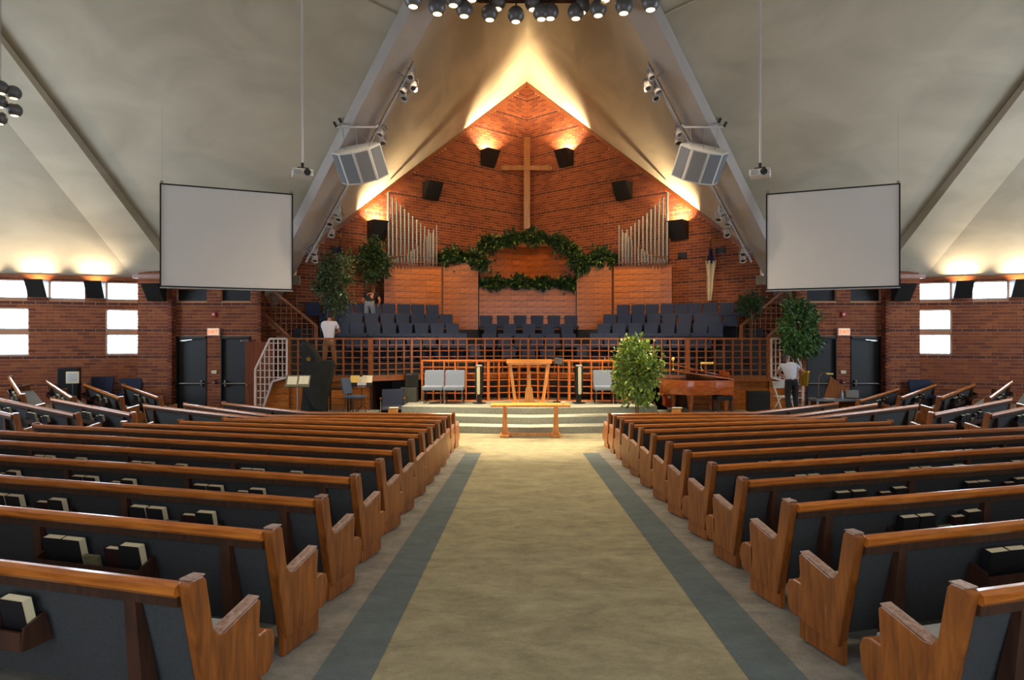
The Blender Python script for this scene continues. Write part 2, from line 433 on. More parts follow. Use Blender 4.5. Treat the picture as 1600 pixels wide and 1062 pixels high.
# one recessed shade, pull a blind of slats for every opening
for s, nm in ((-1, 'left'), (1, 'right')):
    p0 = (s * 12.1, 19.6); p1 = (s * 17.3, 17.69)
    ops = win_open()
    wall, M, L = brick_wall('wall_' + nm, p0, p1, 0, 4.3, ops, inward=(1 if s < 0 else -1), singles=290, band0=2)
    k = 0
    for o in ops:
        if o[1] > L: continue
        k += 1
        fr = MB()
        for (a, b, c, d) in ((o[0], o[1], o[2], o[2] + .03), (o[0], o[1], o[3] - .03, o[3]), (o[0], o[0] + .03, o[2], o[3]), (o[1] - .03, o[1], o[2], o[3])):
            fr.box(a, b, -.12, -.06, c, d, M)
        f = link('window_%d' % (k + (0 if s < 0 else 20)), fr.mesh('window', WHITEP), None, 'structure')
        MB().box(o[0] + .02, o[1] - .02, -.10, -.095, o[2] + .02, o[3] - .02, M).build('pane', GLASSM, f)
        z = o[2] + .05
        slat = MB().box(-(o[1] - o[0]) / 2 + .04, (o[1] - o[0]) / 2 - .04, -.012, .012, -.0015, .0015).mesh('blind_slat', WHITEP)
        while z < o[3] - .04:
            q = link('blind_slat', slat, f)
            q.matrix_local = Matrix.Translation(M @ Vector(((o[0] + o[1]) / 2, -.045, z))) @ M.to_3x3().to_4x4() @ Matrix.Rotation(R(20), 4, 'X')
            z += .055
        sill = MB().box(o[0], o[1], -.09, .0, o[2] - .02, o[2] + .006, M).build('window_sill', WHITEP, f)
    # eave board
    link('trim_%d' % (5 + (s > 0)), MB().box(-.02, L, -.02, .07, 4.24, 4.36, M).mesh('eave_board', TRIMW), None, 'structure')

# door walls and piers
n_door = 0
DY = 19.45
for s, nm in ((-1, 'left'), (1, 'right')):
    inn = 1 if s < 0 else -1
    X0 = 8.3
    ops = [(8.62 - X0, 9.54 - X0, 0, 2.53), (9.98 - X0, 10.92 - X0, 0, 2.53), (8.62 - X0, 9.54 - X0, 3.62, 3.98), (9.98 - X0, 10.92 - X0, 3.62, 3.98)]
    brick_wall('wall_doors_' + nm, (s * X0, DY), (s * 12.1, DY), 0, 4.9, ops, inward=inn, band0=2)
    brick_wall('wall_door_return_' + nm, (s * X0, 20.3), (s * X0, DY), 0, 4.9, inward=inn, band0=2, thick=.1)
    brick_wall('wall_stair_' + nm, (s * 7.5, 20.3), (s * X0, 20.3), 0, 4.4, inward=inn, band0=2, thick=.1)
    link('wall_lobby_' + nm, MB().box(s * 8.4, s * 11.2, 20.3, 20.4, 0, 4.3).mesh('lobby_wall', BLACK), None, 'structure')
    for j, xc in enumerate((9.08, 10.45)):
        n_door += 1
        d = link('door_%d' % n_door, MB().box(s * xc - .43, s * xc + .43, DY + .06, DY + .12, 0.02, 2.45).mesh('door', DOORM, bevel=.004), None, 'structure')
        fr = MB(); fr.box(s * xc - .465, s * xc - .43, DY - .03, DY + .15, 0, 2.53); fr.box(s * xc + .43, s * xc + .465, DY - .03, DY + .15, 0, 2.53); fr.box(s * xc - .465, s * xc + .465, DY - .03, DY + .15, 2.45, 2.53)
        fr.build('door_frame', BLACK, d)
        hs = 1 if (xc > 10) == (s < 0) else -1
        pb = MB(); pb.tube([(s * xc - .40, DY - .02, 1.06), (s * xc + .40, DY - .02, 1.06)], .022, 8)
        pb.build('panic_bar', CHROME, d, True)
        MB().box(s * xc + hs * .32 - .03, s * xc + hs * .32 + .03, DY - .05, DY + .06, .97, 1.16).build('lock_box', CHROME, d, bevel=.006)
        MB().box(s * xc - hs * .27 - .12, s * xc - hs * .27 + .12, DY, DY + .06, 2.36, 2.42).build('door_closer', CHROME, d, bevel=.005)
        MB().bar((s * xc - hs * .3, DY - .02, 2.39), (s * xc + hs * 0.05, DY - .08, 2.42), .02, .012).build('closer_arm', CHROME, d)
        g = link('window_%d' % (40 + n_door), MB().box(s * xc - .465, s * xc + .465, DY + .12, DY + .14, 3.62, 3.98).mesh('dark_vent_opening', BLACK), None, 'structure')
        for q in range(6): MB().box(s * xc - .46, s * xc + .46, DY + .06, DY + .12, 3.65 + q * .055, 3.66 + q * .055).build('louvre', DOORM, g)
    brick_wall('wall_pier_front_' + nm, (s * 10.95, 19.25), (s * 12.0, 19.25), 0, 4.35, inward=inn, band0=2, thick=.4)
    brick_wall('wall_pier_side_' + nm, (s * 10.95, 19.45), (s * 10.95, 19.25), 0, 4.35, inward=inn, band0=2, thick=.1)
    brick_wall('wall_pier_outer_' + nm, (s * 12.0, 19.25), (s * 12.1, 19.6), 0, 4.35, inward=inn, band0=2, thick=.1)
    link('trim_%d' % (7 + (s > 0)), MB().box(s * 10.88, s * 12.12, 19.16, 19.4, 4.3, 4.42).mesh('pier_cap', TRIMW), None, 'structure')
# side end walls with tall glazing beyond the frame, rear walls
for s, nm in ((-1, 'left'), (1, 'right')):
    x = s * 17.3; mb = MB()
    def sidewall(y0, y1, z0, z1): mb.box(x, x + s * .25, y0, y1, z0, z1)
    sidewall(6.5, 8.3, 0, 13); sidewall(15.9, 17.69, 0, 13); sidewall(8.3, 15.9, 0, 1.9); sidewall(8.3, 15.9, 6.9, 13)
    for yy in (10.7, 13.3): sidewall(yy - .1, yy + .1, 1.9, 6.9)
    link('wall_side_' + nm, mb.mesh('side_wall', BRICK_I), None, 'structure')
    mb = MB(); a = Vector((s * 17.3, 6.5, 0)); b = Vector((s * 12.1, 4.6, 0))
    mb.bar((a.x, a.y, 4), (b.x, b.y, 4), .25, 9)
    mb.bar((b.x, b.y, 3.5), (s * 12.1, 3.9, 3.5), .25, 8); mb.bar((s * 12.1, 3.9, 3.5), (s * 7.5, 3.9, 3.5), .25, 8)
    mb.bar((s * 7.5, 3.9, 3.5), (s * 7.5, -2.7, 3.5), .25, 8)
    link('wall_rear_' + nm, mb.mesh('rear_wall', BRICK_I), None, 'structure')
mb = MB(); mb.box(-7.6, 7.6, -2.9, -2.6, -.5, 1.2); mb.box(-7.6, 7.6, -2.9, -2.6, 5.2, 13.5); mb.box(-7.6, -4.6, -2.9, -2.6, 1.2, 5.2); mb.box(4.6, 7.6, -2.9, -2.6, 1.2, 5.2)
link('wall_rear', mb.mesh('rear_gable_wall', BRICK_I), None, 'structure')

# ------------------------------------------------------------------ ceiling
def slab(name, polys, mat=PLASTER, t=0.12):
    mb = MB()
    for poly in polys:
        P = [Vector(p) for p in poly]; n = len(P)
        nn = (P[1] - P[0]).cross(P[2] - P[0]).normalized()
        if nn.z < 0: nn = -nn
        mb.add([tuple(p) for p in P] + [tuple(p + nn * t) for p in P], [tuple(range(n)), tuple(range(n, 2 * n))[::-1]] + [(i, (i + 1) % n, n + (i + 1) % n, n + i) for i in range(n)])
    return link(name, mb.mesh(name, mat), None, 'structure')
def my(p): return (p[0], 2 * TY - p[1], p[2])
KX = 1.107; KY = 1.149
def p1z(x): return ZR - KX * abs(x)
def pcz(y): return ZR - KY * abs(y - TY)
for s, nm in ((-1, 'left'), (1, 'right')):
    T = (0, TY, ZR)
    # valley line from T: |x| = t, y = TY + t*KX/KY
    V = lambda t: (s * t, TY + t * KX / KY, ZR - KX * t)
    gab = [T, (0, 26.95, ZR), (s * 7.65, 20.3 + (-.13), p1z(7.65)), V(7.65)]
    gab = [T, (0, 27.0, ZR), (s * 8.0, 20.07, p1z(8.0)), V(8.0)]
    slab('ceiling_gable_' + nm, [gab, [my(p) for p in gab]])
    # broad plane behind the screen: crease A
    A = lambda t: (s * (11.2 + 1.56 * t), 19.07 - 4.0 * t, pcz(19.07 - 4.0 * t))
    A0 = A(-.42); A1 = A(1.742)
    Bl = lambda t: (s * (12.3 + 1.56 * t), 19.6 - 4.0 * t, 4.3 + 4.58 * t)
    B0 = Bl(-.02); B1 = Bl(1.875)
    Aext = lambda t: (s * (11.9 + 1.56 * t), 19.07 - 4.0 * t, pcz(19.07 - 4.0 * t))
    slab('ceiling_side_' + nm, [[T, V(8.3), Aext(-.45), Aext(1.742)], [my(p) for p in [T, V(8.3), Aext(-.45), Aext(1.742)]]])
    drop = 0.34
    Ad = lambda t: (A(t)[0], A(t)[1], A(t)[2] - drop * (1 if t < 1.2 else 1))
    strip = [Ad(-.42), Ad(1.742), B1, B0]
    slab('ceiling_fold_' + nm, [strip, [my(p) for p in strip], [Ad(-.42), Ad(1.742), Aext(1.742), A0], [my(p) for p in [Ad(-.42), Ad(1.742), Aext(1.742), A0]]], t=.06)
    def dz(x, y):
        ax = abs(x) - 12.1; dy = y - 19.6; return 4.3 + 1.42 * (.345 * (-ax) + -.939 * dy)
    pts = [B0, B1, (s * 17.5, TY, dz(17.5, TY)), (s * 17.35, 17.66, dz(17.35, 17.66))]
    slab('ceiling_wing_' + nm, [pts, [my(p) for p in pts]])
    # plate above the walls so no sky leaks in
    mb = MB(); mb.box(s * 7.4, s * 12.4, 20.28, 21.2, 4.2, 4.5); mb.box(s * 8.2, s * 12.4, 19.5, 21.2, 4.88, 5.0); mb.box(s * 11.0, s * 12.05, 19.5, 21.2, 4.36, 4.6)
    link('ceiling_soffit_' + nm, mb.mesh('soffit', PLASTER), None, 'structure')
    # brown gable moulding
    mb = MB(); mb.bar((0, 26.72, ZR - .05), (s * 7.5, 20.22, GZ - .05), .16, .12)
    link('trim_%d' % (11 + (s > 0)), mb.mesh('gable_moulding', TRIMW), None, 'structure')

# ------------------------------------------------------------------ beams, light tracks, spotlights, speakers
def beam_pt(s, t, dz=0.0, dx=0.0): return Vector((s * (t + dx), TY + t * KX / KY, ZR - KX * t + dz))
lamp_can = None
for s, nm in ((-1, 'left'), (1, 'right')):
    b = thing('roof_beam', 'long grey painted steel roof beam rising behind the %s screen' % nm, 'beam', tuple(beam_pt(s, 8.0)))
    o0 = Vector(b.location)
    P = beam_pt(s, 8.75) - o0; Q = beam_pt(s, 0.15) - o0
    d = (Q - P).normalized(); up = Vector((0, 0, 1)); side = d.cross(up).normalized(); bu = side.cross(d).normalized()
    if bu.z < 0: bu = -bu
    def bx(w0, w1, h0, h1, nm2, mt):
        M = Matrix(((side.x, d.x, bu.x, P.x), (side.y, d.y, bu.y, P.y), (side.z, d.z, bu.z, P.z), (0, 0, 0, 1)))
        return MB().box(w0, w1, 0, (Q - P).length, h0, h1, M).build(nm2, mt, b, bevel=.01)
    bx(-.24, .24, -.42, .05, 'web', BEAMM); bx(-.30, .30, -.46, -.40, 'flange', BEAMM)
    # light track below the inner edge
    tr = thing('light_track', 'thin grey lighting track along the %s roof beam' % nm, 'track', tuple(beam_pt(s, 7.2, -.62, -.45)))
    P2 = beam_pt(s, 7.2, -.62, -.45); Q2 = beam_pt(s, 3.3, -.62, -.45)
    MB().bar((0, 0, 0), Q2 - P2, .05, .05).build('rail', BEAMM, tr)
    MB().bar((0, 0, .12), Q2 - P2 + Vector((0, 0, .12)), .03, .03).build('conduit', STEEL, tr)
    for t in (7.0, 5.8, 4.6, 3.5):
        a = beam_pt(s, t, -.62, -.45) - P2; c = beam_pt(s, t, -.4, -.12) - P2
        MB().bar(a, c, .03, .03).build('bracket', STEEL, tr)
    lt = [7.05, 6.85, 6.35, 6.2, 6.05, 5.9, 5.1, 4.95, 4.8, 4.65, 4.5, 4.3, 3.75, 3.6, 3.5, 3.4]
    proto = None
    for k, t in enumerate(lt):
        lab = '%s small grey spotlight up the track on the %s roof beam' % (ORD[k], nm)
        p = beam_pt(s, t, -.68, -.62 + .16 * (k % 2)) + Vector((0, 0, -.06 * (k % 3)))
        if proto is None:
            proto = thing('track_spotlight', lab, 'spotlight', tuple(p), 0, 'spotlights on the beam tracks')
            Mx = Matrix.Rotation(R(150), 4, 'X')
            MB().lathe([(.05, -.10), (.075, -.09), (.085, .02), (.105, .12), (.10, .125), (.07, .10)], 12, Mx).build('housing', BEAMM, proto, True)
            MB().lathe([(.07, .095), (.065, .10)], 12, Mx).build('lens', BLACK, proto)
            yk = MB(); yk.bar((-.11, 0, 0), (-.11, 0, .16), .012, .03); yk.bar((.11, 0, 0), (.11, 0, .16), .012, .03); yk.bar((-.11, 0, .16), (.11, 0, .16), .03, .012); yk.bar((0, 0, .16), (0, 0, .26), .02, .02)
            yk.build('yoke', STEEL, proto)
            MB().tube([(0, .06, .02), (.06, .12, .1), (.02, .06, .2)], .008, 5).build('lead', BLACK, proto)
            ptree = tree_of(proto)
        else: dup(proto, tuple(p), rnd.uniform(-.8, .8), lab, None, ptree)
    # speaker cluster with its bracket
    L = thing('speaker_cluster', 'faceted grey loudspeaker cluster hung from the %s roof beam' % nm, 'speaker', (s * 4.45, 16.4, 7.0))
    c = Vector(L.location)
    # camera-facing facets, tilted down
    tilt = Matrix.Rotation(R(33), 4, 'X') @ Matrix.Rotation(s * R(10), 4, 'Y')
    half = .62; hh = .42
    ang = [(-.66, .06), (-.40, -.22), (0.02, -.34), (.42, -.22), (.66, .10), (.40, .42), (-.40, .42)]
    MB().prism(ang, -hh, hh, 'z', tilt).build('cabinet', WHITEP, L, bevel=.012)
    for (p, q) in ((ang[0], ang[1]), (ang[1], ang[2]), (ang[2], ang[3]), (ang[3], ang[4])):
        p = Vector((p[0], p[1], 0)); q = Vector((q[0], q[1], 0)); dd = (q - p).normalized(); nn = Vector((dd.y, -dd.x, 0))
        Mx = tilt @ Matrix(((dd.x, nn.x, 0, p.x), (dd.y, nn.y, 0, p.y), (0, 0, 1, 0), (0, 0, 0, 1)))
        MB().box(.045, (q - p).length - .045, 0, .012, -hh + .04, hh - .04, Mx).build('grille', GREYM, L)
    fr = MB(); h1 = .86
    for (a, e) in (((-.5, -.35, h1), (.5, -.35, h1)), ((-.5, .1, h1 + .25), (.5, .1, h1 + .25)), ((-.5, -.35, h1), (-.5, .1, h1 + .25)), ((.5, -.35, h1), (.5, .1, h1 + .25)), ((0, -.35, h1), (0, .1, h1 + .25))): fr.bar(a, e, .04, .04)
    fr.build('hanging_frame', WHITEP, L)
    for (x, y) in ((-.35, -.35), (.35, -.35), (0, -.35)):
        MB().tube([(x, y, h1), (x * .9, y + .05, hh - .12)], .008, 5).build('cable', STEEL, L)
    for yy, zz in ((-.35, 0), (.1, .25)): MB().bar((s * .5, yy, h1 + zz), (s * .58, yy + .03, h1 + zz + .14), .05, .05).build('clamp', BLACK, L)
    # projector on pole
    pj = thing('projector', 'white ceiling projector on a long pole above the %s screen' % nm, 'projector', (s * 5.2, 14.25, 6.2), s * R(-25))
    MB().box(-.22, .22, -.17, .17, -.08, .08).build('body', WHITEP, pj, bevel=.02)
    MB().lathe([(.075, -.02), (.075, .03), (.06, .035)], 14, Matrix.Translation((.09, -.17, 0)) @ Matrix.Rotation(R(90), 4, 'X')).build('lens', BLACK, pj, True)
    for q in range(4): MB().box(-.19, -.04, -.175, -.17, -.05 + q * .03, -.04 + q * .03).build('vent', GREYM, pj)
    mt = MB(); mt.box(-.12, .12, -.1, .1, .09, .12); mt.box(-.03, .03, -.03, .03, .12, .24); mt.build('mount', BLACK, pj)
    MB().tube([(0, 0, .2), (0, 0, pcz(14.25) - 6.2)], .024, 10).build('pole', WHITEP, pj, True)
    zt = pcz(14.25) - 6.2
    MB().box(-.12, .12, -.12, .12, zt - .2, zt + .05).build('ceiling_box', BRASS, pj)
    # conduit from the mount across the plaster to the beam
    cd = thing('ceiling_conduit', 'thin painted conduit crossing the plaster near the %s projector pole' % nm, 'conduit', (s * 5.2, 14.25, pcz(14.25)))
    e = beam_pt(s, 2.9, -.2) ; e = Vector((s * 3.1, 14.9, pcz(14.9)))
    MB().tube([(0, 0, -.03), e - Vector(cd.location) + Vector((0, 0, -.03))], .02, 6).build('pipe', PLASTER, cd)
    MB().tube([(0, 0, -.03), (s * 2.4, -.4, .43)], .02, 6).build('branch', PLASTER, cd)

# ------------------------------------------------------------------ screens
for s, nm in ((-1, 'left'), (1, 'right')):
    a = Vector((s * 9.64, 16.33, 0)); b = Vector((s * 6.62, 17.56, 0)); d = (b - a); Wd = d.length; d.normalize()
    mid = (a + b) / 2; rz = math.atan2(d.y, d.x) if s < 0 else math.atan2(-d.y, -d.x)
    t = thing('projection_screen', 'large blank white projection screen hung at the %s of the chancel' % nm, 'screen', (mid.x, mid.y, 3.8), rz)
    MB().box(-Wd / 2 + .03, Wd / 2 - .03, -.01, .01, .03, 2.68).build('screen_cloth', SCREENM, t)
    fr = MB()
    for (x0, x1, z0, z1) in ((-Wd / 2, Wd / 2, 0, .035), (-Wd / 2, Wd / 2, 2.665, 2.7), (-Wd / 2, -Wd / 2 + .035, 0, 2.7), (Wd / 2 - .035, Wd / 2, 0, 2.7)): fr.box(x0, x1, -.03, .04, z0, z1)
    fr.build('frame', BLACK, t)
    MB().box(-Wd / 2, Wd / 2, .0, .03, -.03, 0.0).build('bottom_bar', WHITEP, t)
    for x in (-Wd / 2 + .05, Wd / 2 - .05):
        wp = t.matrix_world
        gx = mid.x + math.cos(rz) * x; gy = mid.y + math.sin(rz) * x
        MB().tube([(x, 0, 2.7), (x, 0, pcz(gy) - 3.8)], .0025, 5).build('cable', STEEL, t)
        MB().box(x - .03, x + .03, -.03, .03, 2.7, 2.76).build('hanger', CHROME, t)

# ------------------------------------------------------------------ chandelier
ch = thing('chandelier', 'large dark ring chandelier with gunmetal globe lamps at the top centre', 'chandelier', (0, TY, 10.7))
octv = [(3.25 * math.cos(R(22.5 + 45 * k)), 3.25 * math.sin(R(22.5 + 45 * k))) for k in range(8)]
for k in range(8):
    a = octv[k]; b = octv[(k + 1) % 8]
    MB().bar((a[0], a[1], -.10), (b[0], b[1], -.10), .10, .10).build('rim', OAK_DARK, ch)
    MB().bar((0, 0, .5), (a[0], a[1], -.06), .05, .05).build('spoke', BLACK, ch)
MB().lathe([(.25, .4), (.25, .7), (.08, .8)], 12).build('hub', BLACK, ch, True)
MB().tube([(0, 0, .8), (0, 0, ZR - 10.7 - .1)], .04, 8).build('stem', BLACK, ch)
balls = [(645, -3), (683, 9), (708, -4), (725, 13), (737, -12), (765, 19), (777, 2), (806, 22), (833, 3), (846, 18), (860, 17), (900, 17), (909, 8), (935, 12), (946, -12), (975, 8), (1017, 2)]
def ball_xyz(px, py):
    k = (px - 815) / 980
    # on the far rim
    y = 15.1; x = k * y - .22
    if abs(x) > 1.24:
        sg = 1 if x > 0 else -1
        # y = 16.34 - |x|
        x = (k * 16.34 - .22) / (1 + k * sg); y = 16.34 - abs(x)
    return x, y, CZ + (529 - py) * y / 980
gp = thing; bi = 0
def globe(x, y, z):
    j = MB()
    prof = []
    r = .205
    for i in range(9):
        a = R(35) + (math.pi - R(35)) * i / 8 * .985
        prof.append((r * math.sin(a), -r * math.cos(a)))
    M = Matrix.Translation((x, y, z))
    j.lathe(prof, 16, M)
    o = j.build('globe_shade', BALLM, ch, True)
    MB().lathe([(.10, -.171), (.02, -.170)], 14, M).build('lamp_glow', LIT, o)
    return o
for (px, py) in balls:
    x, y, z = ball_xyz(px, py); x0 = x; y0 = y - TY; z0 = z - 10.7
    globe(x0, y0 + .04, z0)
    MB().tube([(x0 * .93, y0 * .93, -.08), (x0, y0 + .04, z0 + .15)], .02, 6).build('arm', BLACK, ch)
for k in range(14):
    a = R(205 + 130 * k / 13 + 0); x0 = 3.1 * math.cos(a); y0 = 3.1 * math.sin(a)
    globe(x0, y0, -.4 + .2 * (k % 2)); MB().tube([(x0 * .95, y0 * .95, .22), (x0, y0, -.25 + .2 * (k % 2))], .014, 6).build('arm', BLACK, ch)
for (x, y, tx, ty) in ((-2.2, 14.3, -3, 15.5), (2.2, 14.3, 3, 15.5), (-.6, 15.0, -.5, 17), (.8, 15.0, .5, 16), (-2.8, 11.5, -5, 9), (2.8, 11.5, 5, 9), (-1.2, 9.2, -2.5, 5), (1.2, 9.2, 2.5, 5)):
    spot('chandelier_lamp', (x, y, 9.6), (tx, ty, 0), 800 if ty > 10 else 430, WARM2, 110, .8, .1)
# a corner cluster of globes at the far left
c2 = thing('globe_lamp_cluster', 'cluster of four dark globe lamps at the left edge', 'lamp', (-11.33, 13.5, 7.72))
for (dx, dz2) in ((.0, -.2), (.17, .05), (.18, -.32), (0.0, -.56), (.02, .1)):
    prof = [(.15 * math.sin(R(35) + R(143) * i / 8), -.15 * math.cos(R(35) + R(143) * i / 8)) for i in range(9)]
    y = 13.5
    g = MB().lathe(prof, 14, Matrix.Translation((dx - .05, (dx * 2 - .2) * .5, dz2))).build('globe_shade', BALLM, c2, True)
    MB().lathe([(.072, -.127), (.02, -.126)], 12, Matrix.Translation((dx - .05, (dx * 2 - .2) * .5, dz2))).build('lamp_glow', LIT, g)
MB().tube([(-.1, 0, -.4), (-.1, 0, 3.7)], .008, 6).build('stem', BEAMM, c2)

# ------------------------------------------------------------------ sconces
def sconce(p, ang, lit, label, size=(.6, .52), power=130, ctr=WARM):
    t = thing('wall_sconce', label, 'sconce', p, ang, 'black wedge uplights')
    w2 = size[0] / 2; h = size[1] / 2
    # local -y points into the room
    prof = [(0, -h), (-.16, -h), (-.52, h), (0, h)]
    mbx = MB()
    P = [(-w2, 0, -h), (w2, 0, -h), (w2, -.14, -h), (-w2, -.14, -h), (-w2, 0, h), (w2, 0, h), (w2, -.5, h), (-w2, -.5, h)]
    mbx.add(P, [(0, 3, 2, 1), (0, 1, 5, 4), (1, 2, 6, 5), (2, 3, 7, 6), (3, 0, 4, 7)])
    # inner liner
    e = .015
    Q = [(-w2 + e, -e, -h + .3), (w2 - e, -e, -h + .3), (w2 - e, -.28, -h + .3), (-w2 + e, -.28, -h + .3), (-w2 + e, -e, h), (w2 - e, -e, h), (w2 - e, -.5 + e, h), (-w2 + e, -.5 + e, h)]
    mbx.build('housing', BLACK, t)
    m2 = MB().add(Q, [(0, 1, 2, 3)]); m2.build('reflector', LITW if lit else WHITEP, t)
    if lit:
        ca, sa = math.cos(ang), math.sin(ang)
        q = Vector(p) + Vector((sa * .25, -ca * .25, h * .3))
        spot('sconce_lamp', tuple(q), (q.x + sa * .15, q.y - ca * .15, q.z + 3), power, ctr, 140, 1.0, .05)
    return t
WA = math.atan2(6.5, 7.5)
for s, nm in ((-1, 'left'), (1, 'right')):
    an = s * WA * -1 if s < 0 else -WA
    an = WA if s < 0 else -WA
    for k, (x, z, lit, nm2) in enumerate(((1.65, 9.7, True, 'highest'), (3.7, 7.97, False, 'middle'), (5.4, 6.25, True, 'lowest'))):
        y = 26.8 - .867 * x
        nx, ny = (s * -.655 * -1, 0)
        n = Vector((-s * .655 * -1, 0, 0))
        # inward normal of the brick plane
        nrm = Vector((-s * .655, -.756, 0))
        p = Vector((s * x, y, z)) + nrm * .03
        sconce(tuple(p), an, lit, '%s black wedge sconce on the %s brick gable' % (nm2, nm) + (', glowing' if lit else ', unlit'), size=(.62, .62), power=1400 if k == 0 else 900)
    # window wall sconces
    p0 = Vector((s * 12.1, 19.6, 0)); d = Vector((s * 5.2, -1.91, 0)).normalized(); nrm = Vector((-s * .345, -.939, 0))
    a2 = math.atan2(-nrm.x, -(-nrm.y)) if False else (R(20.2) if s < 0 else R(-20.2))
    a2 = R(20.2) if s < 0 else R(-20.2)
    for k, u in enumerate((1.18, 2.64, 4.1)):
        p = p0 + d * u + nrm * .03
        sconce((p.x, p.y, 3.93), a2, not (s > 0 and k == 1 and False), 'black glowing wedge sconce between high windows, %s from the %s brick pier' % (ORD[k], nm), size=(.46, .5), power=160, ctr=WARM2)
    sconce((s * 11.35, 19.22, 3.85), 0, False, 'black unlit wedge sconce on the brick pier beside the %s screen' % nm, size=(.5, .5))

# ------------------------------------------------------------------ platform and steps
def plat(xh, yf, yc, yb): # half width, front y at the sides, at centre, back
    return [(-xh, yb), (-xh, yf), (0, yc), (xh, yf), (xh, yb)]
st = []
MB().prism(plat(3.62, 17.75, 17.3, 20.6), 0, .54, 'z').build('platform', CARPET_G, None, bevel=.012, kind='structure').name = 'floor_platform'
MB().prism([(-3.1, 17.72), (-3.1, 17.1), (0, 16.65), (3.1, 17.1), (3.1, 17.72), (0, 17.27)], 0, .36, 'z').build('floor_step_upper', CARPET_G, None, bevel=.012, kind='structure')
MB().prism([(-3.1, 17.08), (-3.1, 16.5), (0, 16.05), (3.1, 16.5), (3.1, 17.08), (0, 16.63)], 0, .18, 'z').build('floor_step_lower', CARPET_G, None, bevel=.012, kind='structure')
# ------------------------------------------------------------------ lattice helper
def in_poly(poly, x, y):
    c = False; n = len(poly)
    for i in range(n):
        x1, y1 = poly[i]; x2, y2 = poly[(i + 1) % n]
        if (y1 > y) != (y2 > y) and x < (x2 - x1) * (y - y1) / (y2 - y1) + x1: c = not c
    return c
def cuts(poly, c, axis):
    r = []; n = len(poly)
    for i in range(n):
        p = poly[i]; q = poly[(i + 1) % n]; a, b = p[axis], q[axis]
        if (a > c) != (b > c):
            t = (c - a) / (b - a); r.append(p[1 - axis] + t * (q[1 - axis] - p[1 - axis]))
    r.sort(); return list(zip(r[::2], r[1::2]))
def lattice(t, p0, p1, poly, xs, zs, mat, vd=.10, hd=.03, vt=.03, ht=.022, frame=.06, fmat=None):
    """poly in (u,z); p0->p1 plan line relative to the thing's origin"""
    p0 = Vector((p0[0], p0[1], 0)); p1 = Vector((p1[0], p1[1], 0)); d = (p1 - p0).normalized(); n = Vector((-d.y, d.x, 0))
    M = Matrix(((d.x, n.x, 0, p0.x), (d.y, n.y, 0, p0.y), (0, 0, 1, 0), (0, 0, 0, 1)))
    for x in xs:
        for (a, b) in cuts(poly, x, 0): MB().box(x - vt / 2, x + vt / 2, -vd / 2, vd / 2, a, b, M).build('upright', mat, t)
    for z in zs:
        for (a, b) in cuts(poly, z, 1): MB().box(a, b, -hd / 2, hd / 2, z - ht / 2, z + ht / 2, M).build('crossbar', mat, t)
    if frame:
        for i in range(len(poly)):
            a = poly[i]; b = poly[(i + 1) % len(poly)]
            A = M @ Vector((a[0], 0, a[1])); B = M @ Vector((b[0], 0, b[1]))
            up = n
            MB().bar(A, B, frame, vd + .02, up=tuple(up)).build('frame_rail', fmat or mat, t)
def frange(a, b, st):
    r = []; x = a
    while x < b - 1e-6: r.append(x); x += st
    return r
# orange lattice screen behind the pulpit
scn = [(-3.27, 19.3), (-1.25, 19.3), (0, 19.75), (1.25, 19.3), (3.27, 19.3)]
t = thing('lattice_screen', 'bright orange oak lattice screen standing behind the pulpit', 'screen', (0, 19.3, .54))
for i in range(4):
    a = scn[i]; b = scn[i + 1]; Lx = math.hypot(b[0] - a[0], b[1] - a[1]); n = max(3, round(Lx / .36))
    lattice(t, (a[0], a[1] - 19.3), (b[0], b[1] - 19.3), [(0, 0.0), (Lx, 0.0), (Lx, 1.24), (0, 1.24)], [Lx * k / n for k in range(1, n)], [.04 + .2 * k for k in range(1, 6)], LATT_HI, vd=.16, hd=.12, vt=.035, ht=.025, frame=.05)
# ------------------------------------------------------------------ choir loft
LZ0 = 1.40
lf = [(-7.07, 18.5), (-4.66, 18.45), (-3.6, 19.25), (0, 20.2), (3.6, 19.25), (4.66, 18.45), (7.07, 18.5)]
back = [(7.4, 20.25), (0, 26.6), (-7.4, 20.25)]
MB().prism(lf + back, LZ0 - .12, LZ0, 'z').build('floor_choir_loft', CARPET_D, None, kind='structure')
# tier polygons
rows = {  # tier z, wing outer xy, wing inner xy, centre y, centre n, centre half width, left boundary
    1: (2.78, (-7.0, 20.15), (-3.45, 21.75), 23.6, 0, 0.6, 7.35),
    2: (2.43, (-6.55, 19.85), (-2.85, 21.3), 22.45, 6, 1.54, 7.35),
    3: (2.10, (-6.1, 19.3), (-2.5, 20.75), 21.6, 5, 1.34, 6.0),
    4: (1.76, (-5.4, 19.15), (-2.1, 20.35), 20.95, 6, 1.35, 5.65)}
for k in (4, 3, 2, 1):
    z, a, b, cy, cn, ch_, xb = rows[k]
    o = 0.36
    sl = (b[1] - a[1]) / (b[0] - a[0])
    ya = max(a[1] - o + sl * (-xb - a[0]), 18.62)
    L_ = [(-xb, ya), (b[0] + .32, b[1] - o + sl * .32), (-ch_ - .34, cy - .38)]
    poly = L_ + [(-x, y) for x, y in L_[::-1]] + ([(7.4, 20.25)] if xb > 7 else [(xb, 20.9)]) + [(0, 26.6)] + ([(-7.4, 20.25)] if xb > 7 else [(-xb, 20.9)])
    MB().prism(poly, LZ0, z, 'z').build('floor_tier_%d' % k, CARPET_D, None, kind='structure')
MB().box(-6.9, -5.68, 18.6, 19.4, LZ0, 1.5).build('floor_loft_step', CARPET_D, None, kind='structure')
